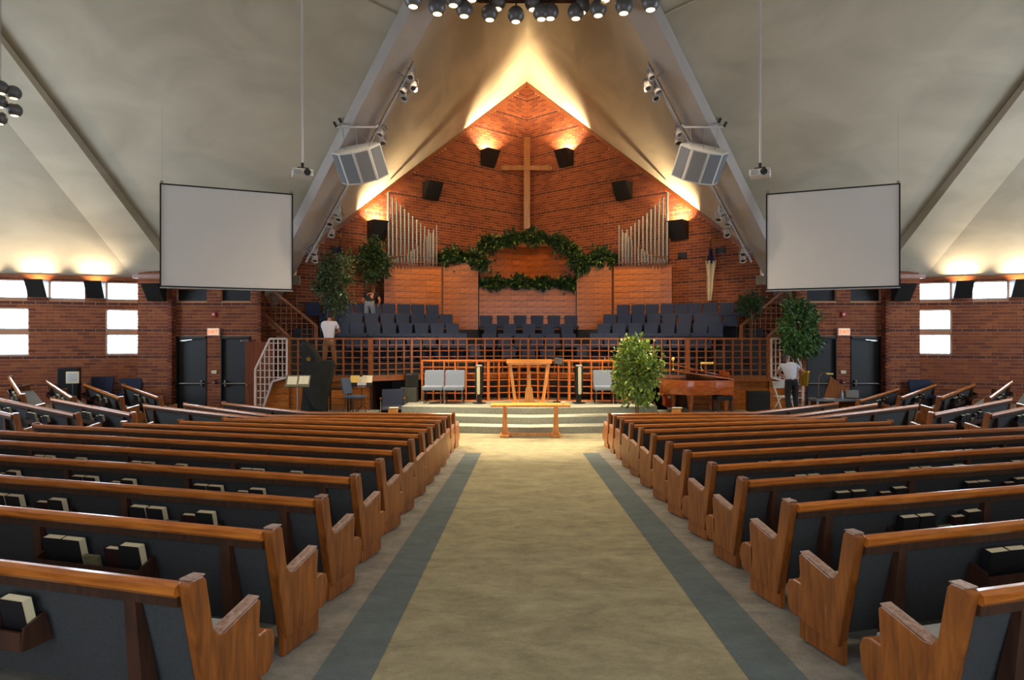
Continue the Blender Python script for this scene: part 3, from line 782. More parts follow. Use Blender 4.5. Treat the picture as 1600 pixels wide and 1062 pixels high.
# raised side daises
for s_, xo in ((-1, 4.35), (1, 3.7)):
    xe = 7.0 if s_ < 0 else 8.1
    MB().prism([(s_ * xo, 17.05), (s_ * xe, 17.05), (s_ * xe, 18.5), (s_ * xo, 18.5)], 0, .36, 'z').build('floor_dais_%s' % ('left' if s_ < 0 else 'right'), CARPET_G, None, bevel=.01, kind='structure')
    MB().prism([(s_ * xo, 16.75), (s_ * xe, 16.75), (s_ * xe, 17.05), (s_ * xo, 17.05)], 0, .18, 'z').build('floor_dais_step_%s' % ('left' if s_ < 0 else 'right'), CARPET_G, None, bevel=.01, kind='structure')
# fascia, fronts and lattice rails of the loft
def loft_part(s):
    nm = sideword(s)
    t = thing('choir_loft_railing', 'oak lattice railing along the %s end of the choir loft' % nm, 'railing', (s * 5.86, 18.48, LZ0 - .2))
    x0, x1 = s * 7.07, s * 4.66
    if s > 0: x0, x1 = x1, x0
    y0, y1 = (18.5, 18.45) if s < 0 else (18.45, 18.5)
    Lx = abs(x1 - x0); ox = s * 5.86
    z0 = LZ0 - .06 - (LZ0 - .2); z1 = CZ - (LZ0 - .2)
    lattice(t, (x0 - ox, y0 - 18.48), (x1 - ox, y1 - 18.48), [(0, z0), (Lx, z0), (Lx, z1), (0, z1)], [Lx * k / 9 for k in range(1, 9)], [z0 + (z1 - z0) * k / 6 for k in range(1, 6)], LATT, vd=.08, hd=.03, vt=.04, ht=.028, frame=.055)
    for xx in (s * 7.07, s * 4.66): MB().box(xx - ox - .06, xx - ox + .06, -.09, .07, 0, z1 + .02).build('post', LATT, t)
    MB().box(x0 - ox, x1 - ox, -.07, .05, 0, .16).build('fascia_board', LATT, t)
    return t
for s in (-1, 1): loft_part(s)
t = thing('choir_loft_railing', 'long oak lattice railing across the centre of the choir loft', 'railing', (0, 20.2, LZ0 - .2))
for i in range(1, 5):
    a = lf[i]; b = lf[i + 1]; Lx = math.hypot(b[0] - a[0], b[1] - a[1]); n = round(Lx / .29); z0 = .14; z1 = CZ - LZ0 + .2
    lattice(t, (a[0], a[1] - 20.2), (b[0], b[1] - 20.2), [(0, z0), (Lx, z0), (Lx, z1), (0, z1)], [Lx * k / n for k in range(1, n)], [z0 + (z1 - z0) * k / 6 for k in range(1, 6)], LATT, vd=.08, hd=.03, vt=.034, ht=.026, frame=.05)
    MB().bar((a[0], a[1] - 20.2, .07), (b[0], b[1] - 20.2, .07), .1, .14).build('fascia_board', LATT, t)
# plank-clad fronts under the loft
for s in (-1, 1):
    nm = sideword(s); w0, w1 = sorted((s * 7.1, s * 4.62))
    base = link('wall_loft_front_' + nm, MB().box(w0, w1, 18.56, 18.62, 0, LZ0 - .2).mesh('loft_front', OAK_DARK), None, 'structure')
    for k in range(7):
        for (a, b) in ((0, .8), (.8, 1.65), (1.65, 2.45)):
            MB().box(w0 + a + .004, w0 + b - .004, 18.53, 18.56, .005 + k * .171, (k + 1) * .171 - .005).build('panel', PANEL, base)
    # return walls under the loft
    link('wall_loft_return_' + nm, MB().box(s * 4.62, s * 4.70, 18.5, 21.3, 0, LZ0 - .12).mesh('loft_return', OAK_DARK), None, 'structure')
link('wall_under_loft', MB().box(-4.6, 4.6, 21.2, 21.3, 0, LZ0 - .12).mesh('under_loft', OAK_DARK), None, 'structure')  # dark brown also paints in the gloom below the loft

# side stairs lattice, pale from window glare painted into its wood, and the upper lattice guards
for s in (-1, 1):
    nm = sideword(s)
    t = thing('stair_railing', 'lattice stair railing, paled by painted window glare, at the %s end of the choir loft' % nm, 'railing', (s * 7.55, 18.4, 0))
    def U(x): return x  # u measured outward
    poly = [(0.0, 1.32), (0.0, 2.45), (.50, 2.45), (.93, 1.55), (.93, .05), (.8, .12), (.42, 1.2)]
    p0 = (-.45 * s * -1 if False else (s * 7.10 - s * 7.55), 0); p1 = (p0[0] + s * 1, 0)
    lattice(t, p0, p1, poly, [.13 * k for k in range(1, 8)], [.2 * k + .12 for k in range(1, 12)], LATT_GLARE, vd=.05, hd=.03, vt=.026, ht=.024, frame=.055, fmat=LATT_GLARE)
    # stringer with clad side
    b = thing('stair_flank', 'plank-clad oak stair side below the %s pale lattice railing' % nm, 'stairs', (s * 7.55, 18.48, 0))
    for k in range(6):
        zt = .205 * (k + 1); z0 = .205 * k
        xo = max(.0, .88 - .74 * zt)
        poly2 = [(.0, z0 + .006), (.90 - .4 * z0 + .0, z0 + .006), (.90 - .4 * zt, zt - .004), (.0, zt - .004)]
        MB().prism([(s * (u - .47), z) for (u, z) in poly2], 0, .05, 'y').build('plank', PANEL, b)
    MB().bar((s * (.95 - .47), .0, .0), (s * (.42 - .47), .0, 1.25), .09, .07, up=(0, 1, 0)).build('stringer', LATT, b)
    MB().bar((s * (.44 - .47), .0, 1.25), (s * (-.47), .0, 1.25), .09, .07, up=(0, 1, 0)).build('landing_edge', LATT, b)
    # stair treads behind
    sr = MB()
    for k in range(7): sr.box(s * (.40 - .47 - .07 * k + .0), s * (.93 - .47 - .12 * k), .1, 1.3, 0, .2 * (k + 1))
    sr.build('treads', CARPET_G, b)
    # upper guard lattice
    g = thing('upper_stair_guard', 'sloping oak lattice guard of the upper stair at the %s' % nm, 'railing', (s * 7.5, 19.75, 0))
    poly = [(-.82, 2.0), (-.82, 2.86), (.58, 4.0), (1.1, 4.0), (1.1, 3.5), (0.0, 2.5), (0.0, 2.0)]
    lattice(g, (0, 0), (s * 1, 0), poly, frange(-.7, 1.1, .165), frange(2.1, 4.0, .165), LATT, vd=.05, hd=.03, vt=.018, ht=.018, frame=.07)
    MB().box(s * -.88, s * -.76, -.05, .05, 1.4, 2.88).build('newel_post', LATT, g)
    # brick wedge flank beside the lower run
    bw = thing('brick_stair_wall', 'sloping brick stair wall with wooden cap at the %s of the loft' % nm, 'wall', (s * 8.1, 20.0, 0))
    def wtop(u): return 3.36 - u * .95
    mbm = MB(); polyw = [(0, 0), (1.15, 0), (1.15, 2.3), (.0, 3.36)]
    mbm.prism([(s * (.55 - u), z) for (u, z) in polyw], 0, .15, 'y').build('core', MORTAR, bw)
    mm = MB(); z = 0; k = 0
    while z < 3.3:
        u = -BL / 2 if k % 2 else 0
        while u < 1.15:
            a = max(0, u + .006); e = min(1.15, u + BL - .006)
            if e - a > .03 and z + CH < 3.36 - (3.36 - 2.3) / 1.15 * e: mm.box(s * (.55 - a), s * (.55 - e), -.025, 0.01, z + .006, z + CH - .006)
            u += BL
        z += CH; k += 1
    mm.build('brickwork', BRICK_I, bw, kind='stuff')
    MB().bar((s * (.6), .05, 3.42), (s * (-.62), .05, 2.28), .24, .07, up=(0, 1, 0)).build('cap', LATT, bw)
# open wooden door at the left
t = thing('open_door', 'plain brown wooden door standing open left of the loft stairs', 'door', (-8.13, 18.95, 0), R(4))
MB().box(-.42, .42, -.022, .022, .02, 2.36).build('door_leaf', wood('brown_door', (104, 52, 26), (130, 68, 34), stretch=(3, 3, .3), scale=5), t, bevel=.004)
MB().sphere((-.36, -.05, 1.05), .032).build('knob', CHROME, t, True)
for z in (.3, 1.2, 2.1): MB().box(.41, .44, -.03, .03, z, z + .09).build('hinge', STEEL, t)

# ------------------------------------------------------------------ organ case with veneer panels
def clad(t, p0, p1, z0, z1, mat=PANEL, pw=.56, ph=.215, gap=.008, th=.02):
    """veneer panels on a plan line, room side is to the right-hand of p0->p1 (towards the camera for left->right)"""
    p0 = Vector((p0[0], p0[1], 0)); p1 = Vector((p1[0], p1[1], 0)); L = (p1 - p0).length; d = (p1 - p0) / L; n = Vector((d.y, -d.x, 0))
    M = Matrix(((d.x, n.x, 0, p0.x), (d.y, n.y, 0, p0.y), (0, 0, 1, 0), (0, 0, 0, 1)))
    nc = max(1, round(L / pw)); nr = max(1, round((z1 - z0) / ph)); a = L / nc; b = (z1 - z0) / nr
    me = MB().box(gap / 2, a - gap / 2, 0, th, gap, b - gap).mesh('panel', mat)
    for i in range(nc):
        for j in range(nr):
            o = link('panel', me, t); o.matrix_local = M @ Matrix.Translation((a * i, 0, z0 + b * j))
for s in (-1, 1):
    nm = sideword(s)
    t = thing('organ_case', 'veneered wooden organ case below the %s rank of pipes' % nm, 'organ case', (s * 4.0, 22.3, 2.43))
    def loc(p): return (p[0] - s * 4.0, p[1] - 22.3)
    pts = [(s * 5.0, 21.75), (s * 4.67, 22.1), (s * 3.1, 22.55), (s * 3.1, 23.3), (s * 4.5, 22.75)]
    MB().prism([loc(p) for p in pts], 0, 2.55, 'z').build('carcass', OAK_DARK, t)
    e = [loc(pts[0]), loc(pts[1]), loc(pts[2])]
    if s < 0: clad(t, e[0], e[1], 0, 2.53, pw=.5); clad(t, e[1], e[2], 0, 2.53)
    else: clad(t, e[1], e[0], 0, 2.53, pw=.5); clad(t, e[2], e[1], 0, 2.53)
    MB().prism([(p[0], p[1] - .03) for p in [loc(q) for q in pts]], 2.53, 2.6, 'z').build('top_board', OAK, t)
    t2 = thing('organ_side_case', 'veneered case under the garland, %s of the centre niche' % nm, 'organ case', (s * 2.45, 23.0, 2.43))
    x0, x1 = sorted((-.65, .64)); 
    MB().box(x0, x1, .02, .9, 0, 2.75).build('carcass', OAK_DARK, t2)
    clad(t2, (x0, .02), (x1, .02), 0, 2.74)
    MB().box(x0 - .01, x1 + .01, -.03, .9, 2.74, 2.79).build('top_board', OAK, t2)
t = thing('centre_case', 'wide veneered centre case with planter ledge behind the choir', 'organ case', (0, 23.25, 2.1))
MB().box(-1.8, 1.8, .02, .5, 0, 2.2).build('carcass', OAK_DARK, t)
clad(t, (-1.8, .02), (1.8, .02), 0, 2.2, pw=.6)
MB().box(-1.8, 1.8, -.03, .5, 2.2, 2.24).build('ledge', OAK, t)
t = thing('centre_niche', 'orange veneered angled niche above the planter ledge', 'niche', (0, 23.9, 4.3))
NICHE = wood('niche_veneer', (168, 84, 26), (206, 112, 42), stretch=(1.2, 1.2, 6), scale=4, rough=.35)
for s in (-1, 1):
    a = (s * 1.8, -.1); b = (0, .75)
    mbn = MB(); mbn.prism([a, b, (0, .9), (s * 1.8, .1)] if s > 0 else [(s * 1.8, .1), (0, .9), b, a], 0, 1.72, 'z').build('backing', OAK_DARK, t)
    if s < 0: clad(t, a, b, 0, 1.7, mat=NICHE, pw=.66, ph=.23)
    else: clad(t, b, a, 0, 1.7, mat=NICHE, pw=.66, ph=.23)
# ------------------------------------------------------------------ organ pipes
for s in (-1, 1):
    nm = sideword(s)
    t = thing('organ_pipes', 'rank of silver organ pipes stepping down toward the %s garland' % nm, 'organ', (s * 4.0, 22.2, 5.03))
    n = 13
    for k in range(n):
        u = k / (n - 1); x = s * (4.88 - 1.62 * u); y = 21.95 + .45 * u; 
        h = 2.55 - 1.45 * (u ** .85)
        r = .052 - .022 * u
        z0 = .10
        M = Matrix.Translation((x - s * 4.0, y - 22.2, 0))
        p = MB().lathe([(r * .3, 0), (r, .25), (r, h), (r * .9, h)], 12, M).build('pipe', PIPE, t, True)
        MB().box(x - s * 4.0 - r * .5, x - s * 4.0 + r * .5, y - 22.2 - r - .004, y - 22.2 - r + .01, .27, .31).build('pipe_mouth', BLACK, p)
    n = 15
    for k in range(n):
        u = k / (n - 1); x = s * (4.72 - 1.50 * u); y = 21.66 + .5 * u
        h = .10 + .85 * (u ** 1.9); r = .032 - .006 * u
        foot = .06 + .42 * u ** 1.4
        M = Matrix.Translation((x - s * 4.0, y - 22.2, 0))
        MB().lathe([(.008, 0), (r, foot), (r, foot + h), (r * .85, foot + h)], 10, M).build('short_pipe', PIPE, t, True)
    MB().bar((s * .85, -.28, .12), (-s * .75, .1, .12), .03, .03).build('pipe_rack', OAK, t)
    MB().bar((s * .85, -.28, .28), (-s * .75, .1, .5), .02, .02).build('upper_rack', OAK, t)
# ------------------------------------------------------------------ cross
t = thing('cross', 'tall plain wooden cross on the brick corner', 'cross', (0, 25.72, 6.95))
MB().box(-.13, .13, 0, .12, 0, 3.78).build('upright', OAK_HI if False else wood('cross_wood', (116, 70, 28), (146, 92, 38), stretch=(3, 3, .3)), t, bevel=.01)
MB().box(-.05, .05, .1, .95, 2.3, 2.5).build('wall_bracket', BLACK, t)
MB().box(-1.05, 1.05, -.02, .10, 2.40, 2.60).build('crossbeam', MATS['cross_wood'], t, bevel=.01)
# wall vents
for s in (-1, 1):
    for k, (x, z) in enumerate(((5.45, 5.38), (6.5, 5.42))):
        p = Vector((s * x, 26.8 - .867 * x, z)) + Vector((-s * .655, -.756, 0)) * .04
        v = thing('wall_vent', 'small dark wall vent, %s from the organ pipes on the %s brick wall' % (ORD[k], sideword(s)), 'vent', tuple(p), WA if s < 0 else -WA)
        MB().box(-.16, .16, -.01, .02, -.1, .1).build('frame', BLACK, v)
        for q in range(4): MB().box(-.14, .14, -.025, -.01, -.075 + q * .045, -.055 + q * .045).build('louvre', DOORM, v)
# ------------------------------------------------------------------ foliage
def leaf_mesh(pts_fn, n, size, seed, droop=.3):
    r = random.Random(seed); vs = []; fs = []
    for i in range(n):
        c, out = pts_fn(r)
        d = Vector((out[0] + r.uniform(-.8, .8), out[1] + r.uniform(-.8, .8), out[2] + r.uniform(-.9, .6) - droop)).normalized()
        a = d.cross(Vector((r.uniform(-1, 1), r.uniform(-1, 1), r.uniform(-1, 1)))).normalized()
        up = a.cross(d) * .25
        L = size * r.uniform(.7, 1.3); wd = L * .32
        c = Vector(c); b = len(vs)
        vs += [tuple(c), tuple(c + d * L * .5 + a * wd + up * L), tuple(c + d * L), tuple(c + d * L * .5 - a * wd + up * L), tuple(c + d * L * .5)]
        fs += [(b, b + 1, b + 4), (b + 1, b + 2, b + 4), (b + 2, b + 3, b + 4), (b + 3, b, b + 4)]
    return vs, fs
def foliage(parent, fn, n, size, mat, seed, nm='foliage'):
    vs, fs = leaf_mesh(fn, n, size, seed); me = bpy.data.meshes.new(nm); me.from_pydata(vs, [], fs); me.materials.append(mat)
    return link(nm, me, parent, 'stuff')
def garland(label, pts, thick, seed, n, hang=None):
    """pts: world polyline"""
    P = [Vector(p) for p in pts]; o = P[0].copy()
    t = thing('garland', label, 'garland', tuple(o))
    MB().tube([p - o for p in P], .03, 6).build('vine', BARK, t)
    seg = [(P[i], P[i + 1]) for i in range(len(P) - 1)]; Ls = [(b - a).length for a, b in seg]; T = sum(Ls)
    def fn(r):
        u = r.uniform(0, T); i = 0
        while i < len(Ls) - 1 and u > Ls[i]: u -= Ls[i]; i += 1
        p = seg[i][0].lerp(seg[i][1], min(1, u / Ls[i]))
        wv = .7 + .5 * math.sin(p.x * 7 + p.z * 5)
        out = Vector((r.gauss(0, .5), r.gauss(-.25, .45), r.gauss(0, .6)))
        rr = thick * wv
        q = p - o + out * rr
        if r.random() < .12: q.z -= abs(r.gauss(0, 1)) * thick * .8 * max(0, math.sin(p.x * 4.3 + 1))
        return q, out
    foliage(t, fn, int(n * 1.5), .14, LEAF3, seed); foliage(t, fn, n // 4, .14, LEAF4, seed + 1, 'highlight_leaves')
    return t
def zc(py, Y): return CZ + (529 - py) * Y / 980
def xc_(px, Y): return (px - 815) * Y / 980 - .22
Y = 22.95
garland('green leafy garland draped on the case beside the left organ pipes', [(xc_(px, Y), Y, zc(py, Y)) for px, py in ((686, 404), (705, 399), (725, 400), (740, 402), (757, 412))], .19, 11, 1100)
garland('green leafy garland draped on the case beside the right organ pipes', [(xc_(px, Y), Y, zc(py, Y)) for px, py in ((897, 402), (905, 415), (925, 404), (945, 398), (961, 404))], .20, 12, 1200)
Y = 23.75
garland('arched green garland over the centre niche below the cross', [(xc_(px, Y), Y, zc(py, Y)) for px, py in ((750, 396), (754, 381), (775, 379), (800, 372), (822, 369), (848, 371), (872, 380), (892, 388), (903, 398), (912, 408))], .20, 13, 2300)
Y = 23.2
garland('straight green garland along the planter ledge', [(xc_(px, Y), Y, zc(py, Y)) for px, py in ((750, 441), (790, 442), (825, 440), (865, 442), (901, 442))], .14, 14, 1700)
def ficus(label, base, crown, cr, nleaf, size, mats, seed, pot=None, trunk=True, stems=3, hold=0.0):
    t = thing('ficus_tree', label, 'tree', base)
    r = random.Random(seed)
    c = Vector(crown) - Vector(base)
    if pot: pot(t)
    z0 = .25 if pot else 0
    br = MB()
    for k in range(stems):
        a = 2 * math.pi * k / stems
        br.tube([(.03 * math.cos(a), .03 * math.sin(a), z0 * .6), (.05 * math.cos(a + 1), .05 * math.sin(a + 1), c.z * .5), (c.x + cr[0] * .35 * math.cos(a), c.y + cr[1] * .3 * math.sin(a), c.z + cr[2] * .3)], [.022, .018, .008], 6)
    br.build('trunk', BARK, t, True)
    tw = MB(); cl = []
    for k in range(26):
        th = r.uniform(0, 2 * math.pi); ph = math.acos(r.uniform(-1, 1)); rr = r.uniform(.45, .95)
        q = Vector((cr[0] * rr * math.sin(ph) * math.cos(th), cr[1] * rr * math.sin(ph) * math.sin(th), cr[2] * rr * math.cos(ph)))
        taper = 1 - .25 * max(0, q.z / cr[2]); q.x *= taper
        cl.append(c + q); tw.tube([(c.x * .8, c.y * .8, c.z - cr[2] * .6 + (q.z + cr[2]) * .35), c + q], [.01, .004], 4)
    tw.build('twigs', BARK, t)
    def fn(rr):
        q = rr.choice(cl); out = (q - c).normalized(); s_ = cr[0] * .24
        return q + Vector((rr.gauss(0, s_), rr.gauss(0, s_), rr.gauss(0, s_ * 1.1))), out
    for i, (m, fr) in enumerate(mats): foliage(t, fn, int(nleaf * fr), size, m, seed + i, 'foliage' if i == 0 else 'light_leaves')
    return t
def potfn(mat, r=.16, h=.3):
    def f(t): MB().lathe([(r * .7, 0), (r, h * .9), (r * 1.1, h * .92), (r * 1.1, h), (r * .9, h), (r * .88, h * .85)], 16).build('pot', mat, t, True)
    return f
ficus('bright green ficus tree beside the platform in front of the piano', (2.9, 16.9, 0), (2.86, 16.9, 1.55), (.56, .46, .78), 3000, .12, [(LEAF2, .7), (LEAF4, .5), (LEAF6, .25)], 31, pot=potfn(plain('terracotta', (190, 96, 40), .6), .14, .26))
ficus('olive green ficus held up by the man in the white shirt', (-6.0, 19.3, 2.75), (-5.98, 19.4, 4.2), (.55, .5, .98), 2600, .1, [(LEAF5, .8), (LEAF1, .4)], 41)
ficus('dark ficus held by the bending person in front of the brick wall', (-5.2, 21.1, 3.2), (-5.2, 21.15, 5.0), (.5, .35, .72), 2300, .1, [(LEAF1, 1.0)], 51)
ficus('green ficus in a gold pot held by the woman at the right', (7.78, 17.75, 1.12), (7.68, 17.85, 2.72), (.44, .42, .98), 2900, .11, [(LEAF6, 1.0), (LEAF1, .25)], 61, pot=potfn(GOLD, .15, .42))
ficus('small dark ficus top showing past the right end of the choir seats', (6.95, 19.6, 2.43), (6.95, 19.6, 3.55), (.42, .25, .3), 700, .1, [(LEAF1, 1)], 71)

# ------------------------------------------------------------------ choir chairs
def chair_proto(label, mat, group, wd=.47, name='choir_chair', frame=BLACK):
    t = thing(name, label, 'chair', (0, 0, 0), 0, group)
    # local -y is the front
    MB().box(-wd / 2, wd / 2, -.26, .20, .40, .48).build('seat', mat, t, bevel=.02)
    Mx = Matrix.Translation((0, .20, .46)) @ Matrix.Rotation(R(-12), 4, 'X')
    MB().prism([(-wd * .44, 0), (wd * .44, 0), (wd / 2, .36), (wd * .47, .41), (-wd * .47, .41), (-wd / 2, .36)], -.03, .04, 'y', Mx).build('backrest', mat, t, bevel=.018)
    for (x, y) in ((-1, -.22), (1, -.22), (-1, .18), (1, .18)): MB().tube([(x * (wd / 2 - .03), y, .0), (x * (wd / 2 - .03), y, .41)], .013, 5).build('leg', frame, t)
    return t
proto = None; ptree = None
def choir(x, y, z, rz, label, group):
    global proto, ptree
    if proto_holder[0] is None:
        t = chair_proto(label, NAVY, group); t.location = (x, y, z); t.rotation_euler = (0, 0, rz); proto_holder[0] = t; proto_holder[1] = tree_of(t)
    else: dup(proto_holder[0], (x, y, z), rz, label, group, proto_holder[1])
proto_holder = [None, None]
RN = {1: 'back row', 2: 'second row from the back', 3: 'middle row', 4: 'fourth row from the back', 5: 'front row'}
px_left = {1: [490, 516, 542, 566, 587.5, 610, 634, 656, 679], 2: [511, 536, 557, 582, 607, 631, 655, 677, 700], 3: [535, 559, 585, 610, 636, 661, 686, 710], 4: [552, 574, 598, 622, 648, 673, 699, 722]}
for k in (1, 2, 3, 4):
    z, a, b, cy, cn, hw, xb = rows[k]
    for s in (-1, 1):
        sl = (b[1] - a[1]) / (b[0] - a[0]); sl = -sl  # in terms of |x|
        cols = px_left[k]; m = 0
        for i, px in enumerate(cols):
            kk = (815 - px) / 980
            # |x| = kk*y - .22 ... on the left: x = -kk*y - .22
            # y = a1 + slope*(|x|-|a0|)
            ax0 = -a[0]; q = (b[1] - a[1]) / (b[0] - a[0])
            # y = a[1] - q*(ax-ax0)
            ax = (kk * (a[1] + q * ax0) + .22) / (1 + kk * q); y = a[1] - q * (ax - ax0)
            m += 1
            order = i if s < 0 else len(cols) - 1 - i
            choir(s * ax, y, z, s * -1 * -math.atan(q) * 1 if False else (math.atan(q) if s < 0 else -math.atan(q)), 'navy choir chair, %s from the left in the %s, %s block' % (ORD[order], RN[k], sideword(s)), 'navy chairs of the choir loft')
    if cn:
        for i in range(cn):
            x = -hw + 2 * hw * i / (cn - 1) + .03
            choir(x, cy, z, 0, 'navy choir chair, %s from the left in the %s, centre block' % (ORD[i], RN[k]), 'navy chairs of the choir loft')
for s in (-1, 1):
    for i in range(7):
        ax = 4.85 - i * .52; y = 19.2 - (ax - 4.85) * .38 if ax < 4.85 else 19.2
        choir(s * ax, y + .02, LZ0, (R(20) if s < 0 else R(-20)), 'navy choir chair, %s from the %s in the front row behind the railing' % (ORD[i], sideword(s)), 'navy chairs of the choir loft')
for i in range(3):
    choir(-.62 + .62 * i, 20.5, LZ0, 0, 'navy choir chair, %s from the left of three at the centre of the front row' % ORD[i], 'navy chairs of the choir loft')

# ------------------------------------------------------------------ pews
def sweep(mb, path, prof):
    """path: list of (x,y) ; prof: list of (d,z), forward is the left normal"""
    P = [Vector((p[0], p[1])) for p in path]; n = len(P); k = len(prof); vs = []; fs = []
    for i in range(n):
        if i == 0: t = (P[1] - P[0]).normalized(); f = 1
        elif i == n - 1: t = (P[-1] - P[-2]).normalized(); f = 1
        else:
            t1 = (P[i] - P[i - 1]).normalized(); t2 = (P[i + 1] - P[i]).normalized(); t = (t1 + t2).normalized(); f = 1 / max(.3, t.dot(t1))
        nr = Vector((-t.y, t.x)) * f
        for (d, z) in prof: q = P[i] + nr * d; vs.append((q.x, q.y, z))
    for i in range(n - 1):
        for j in range(k):
            j2 = (j + 1) % k; fs.append((i * k + j, i * k + j2, (i + 1) * k + j2, (i + 1) * k + j))
    fs.append(tuple(range(k))); fs.append(tuple((n - 1) * k + j for j in range(k))[::-1])
    mb.add(vs, fs)
PANELP = [(.145, .10), (.0, .795), (.02, .815), (.085, .815), (.105, .79), (.15, .54), (.18, .505), (.22, .495), (.46, .558), (.485, .54), (.455, .13), (.44, .12)]
CAPE = [(.105, .79), (.15, .54), (.18, .505), (.22, .50), (.46, .575)]
book_rows = []
END_ME = MB().prism(PANELP, 0, .065, 'x').mesh('pew_end', OAK, bevel=.008)
NOSE_ME = MB().prism([(.44, .14), (.44, .355), (.54, .365), (.585, .345), (.605, .29), (.59, .17), (.55, .13)], 0, .06, 'x').mesh('seat_end', OAK, bevel=.008)
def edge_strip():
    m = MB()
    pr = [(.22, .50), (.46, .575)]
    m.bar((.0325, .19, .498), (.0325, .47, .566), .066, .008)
    return m.mesh('arm_edge', OAK_SHEEN)
EDGE_ME = edge_strip(); CAP_ME = MB().bar((.0325, .012, .817), (.0325, .095, .817), .066, .006).mesh('post_cap', OAK_SHEEN)
PL_ME = MB().box(.02, .055, .13, .50, 0.0, .14).mesh('plinth', OAK)
def card_mesh(): return MB().box(-.06, .06, -.012, .012, 0, .13, Matrix.Rotation(R(12), 4, 'X')).mesh('card_stack', CARDM)
CARD_ME = card_mesh()
def lookp(label, pages): return label
def make_book(label, p, rz, small=False):
    h = .19 if small else .225; wd = .125 if small else .155; th = .044 if small else .056
    key = 'r' if small else 'b'
    if key not in bookp:
        t = thing('hymnal', label, 'book', p, rz, 'hymnals in the pew racks')
        Mx = Matrix.Rotation(R(12), 4, 'X')
        c = MB(); c.box(-wd / 2, wd / 2, -th / 2, -th / 2 + .004, 0, h, Mx); c.box(-wd / 2, wd / 2, th / 2 - .004, th / 2, 0, h, Mx); c.box(-wd / 2, -wd / 2 + .005, -th / 2, th / 2, 0, h, Mx)
        c.build('cover', BOOKR if small else BOOKM, t)
        MB().box(-wd / 2 + .005, wd / 2 - .004, -th / 2 + .004, th / 2 - .004, .004, h - .004, Mx).build('pages', PAGES, t)
        bookp[key] = (t, tree_of(t))
    else: dup(bookp[key][0], p, rz, label, None, bookp[key][1])
bookp = {}
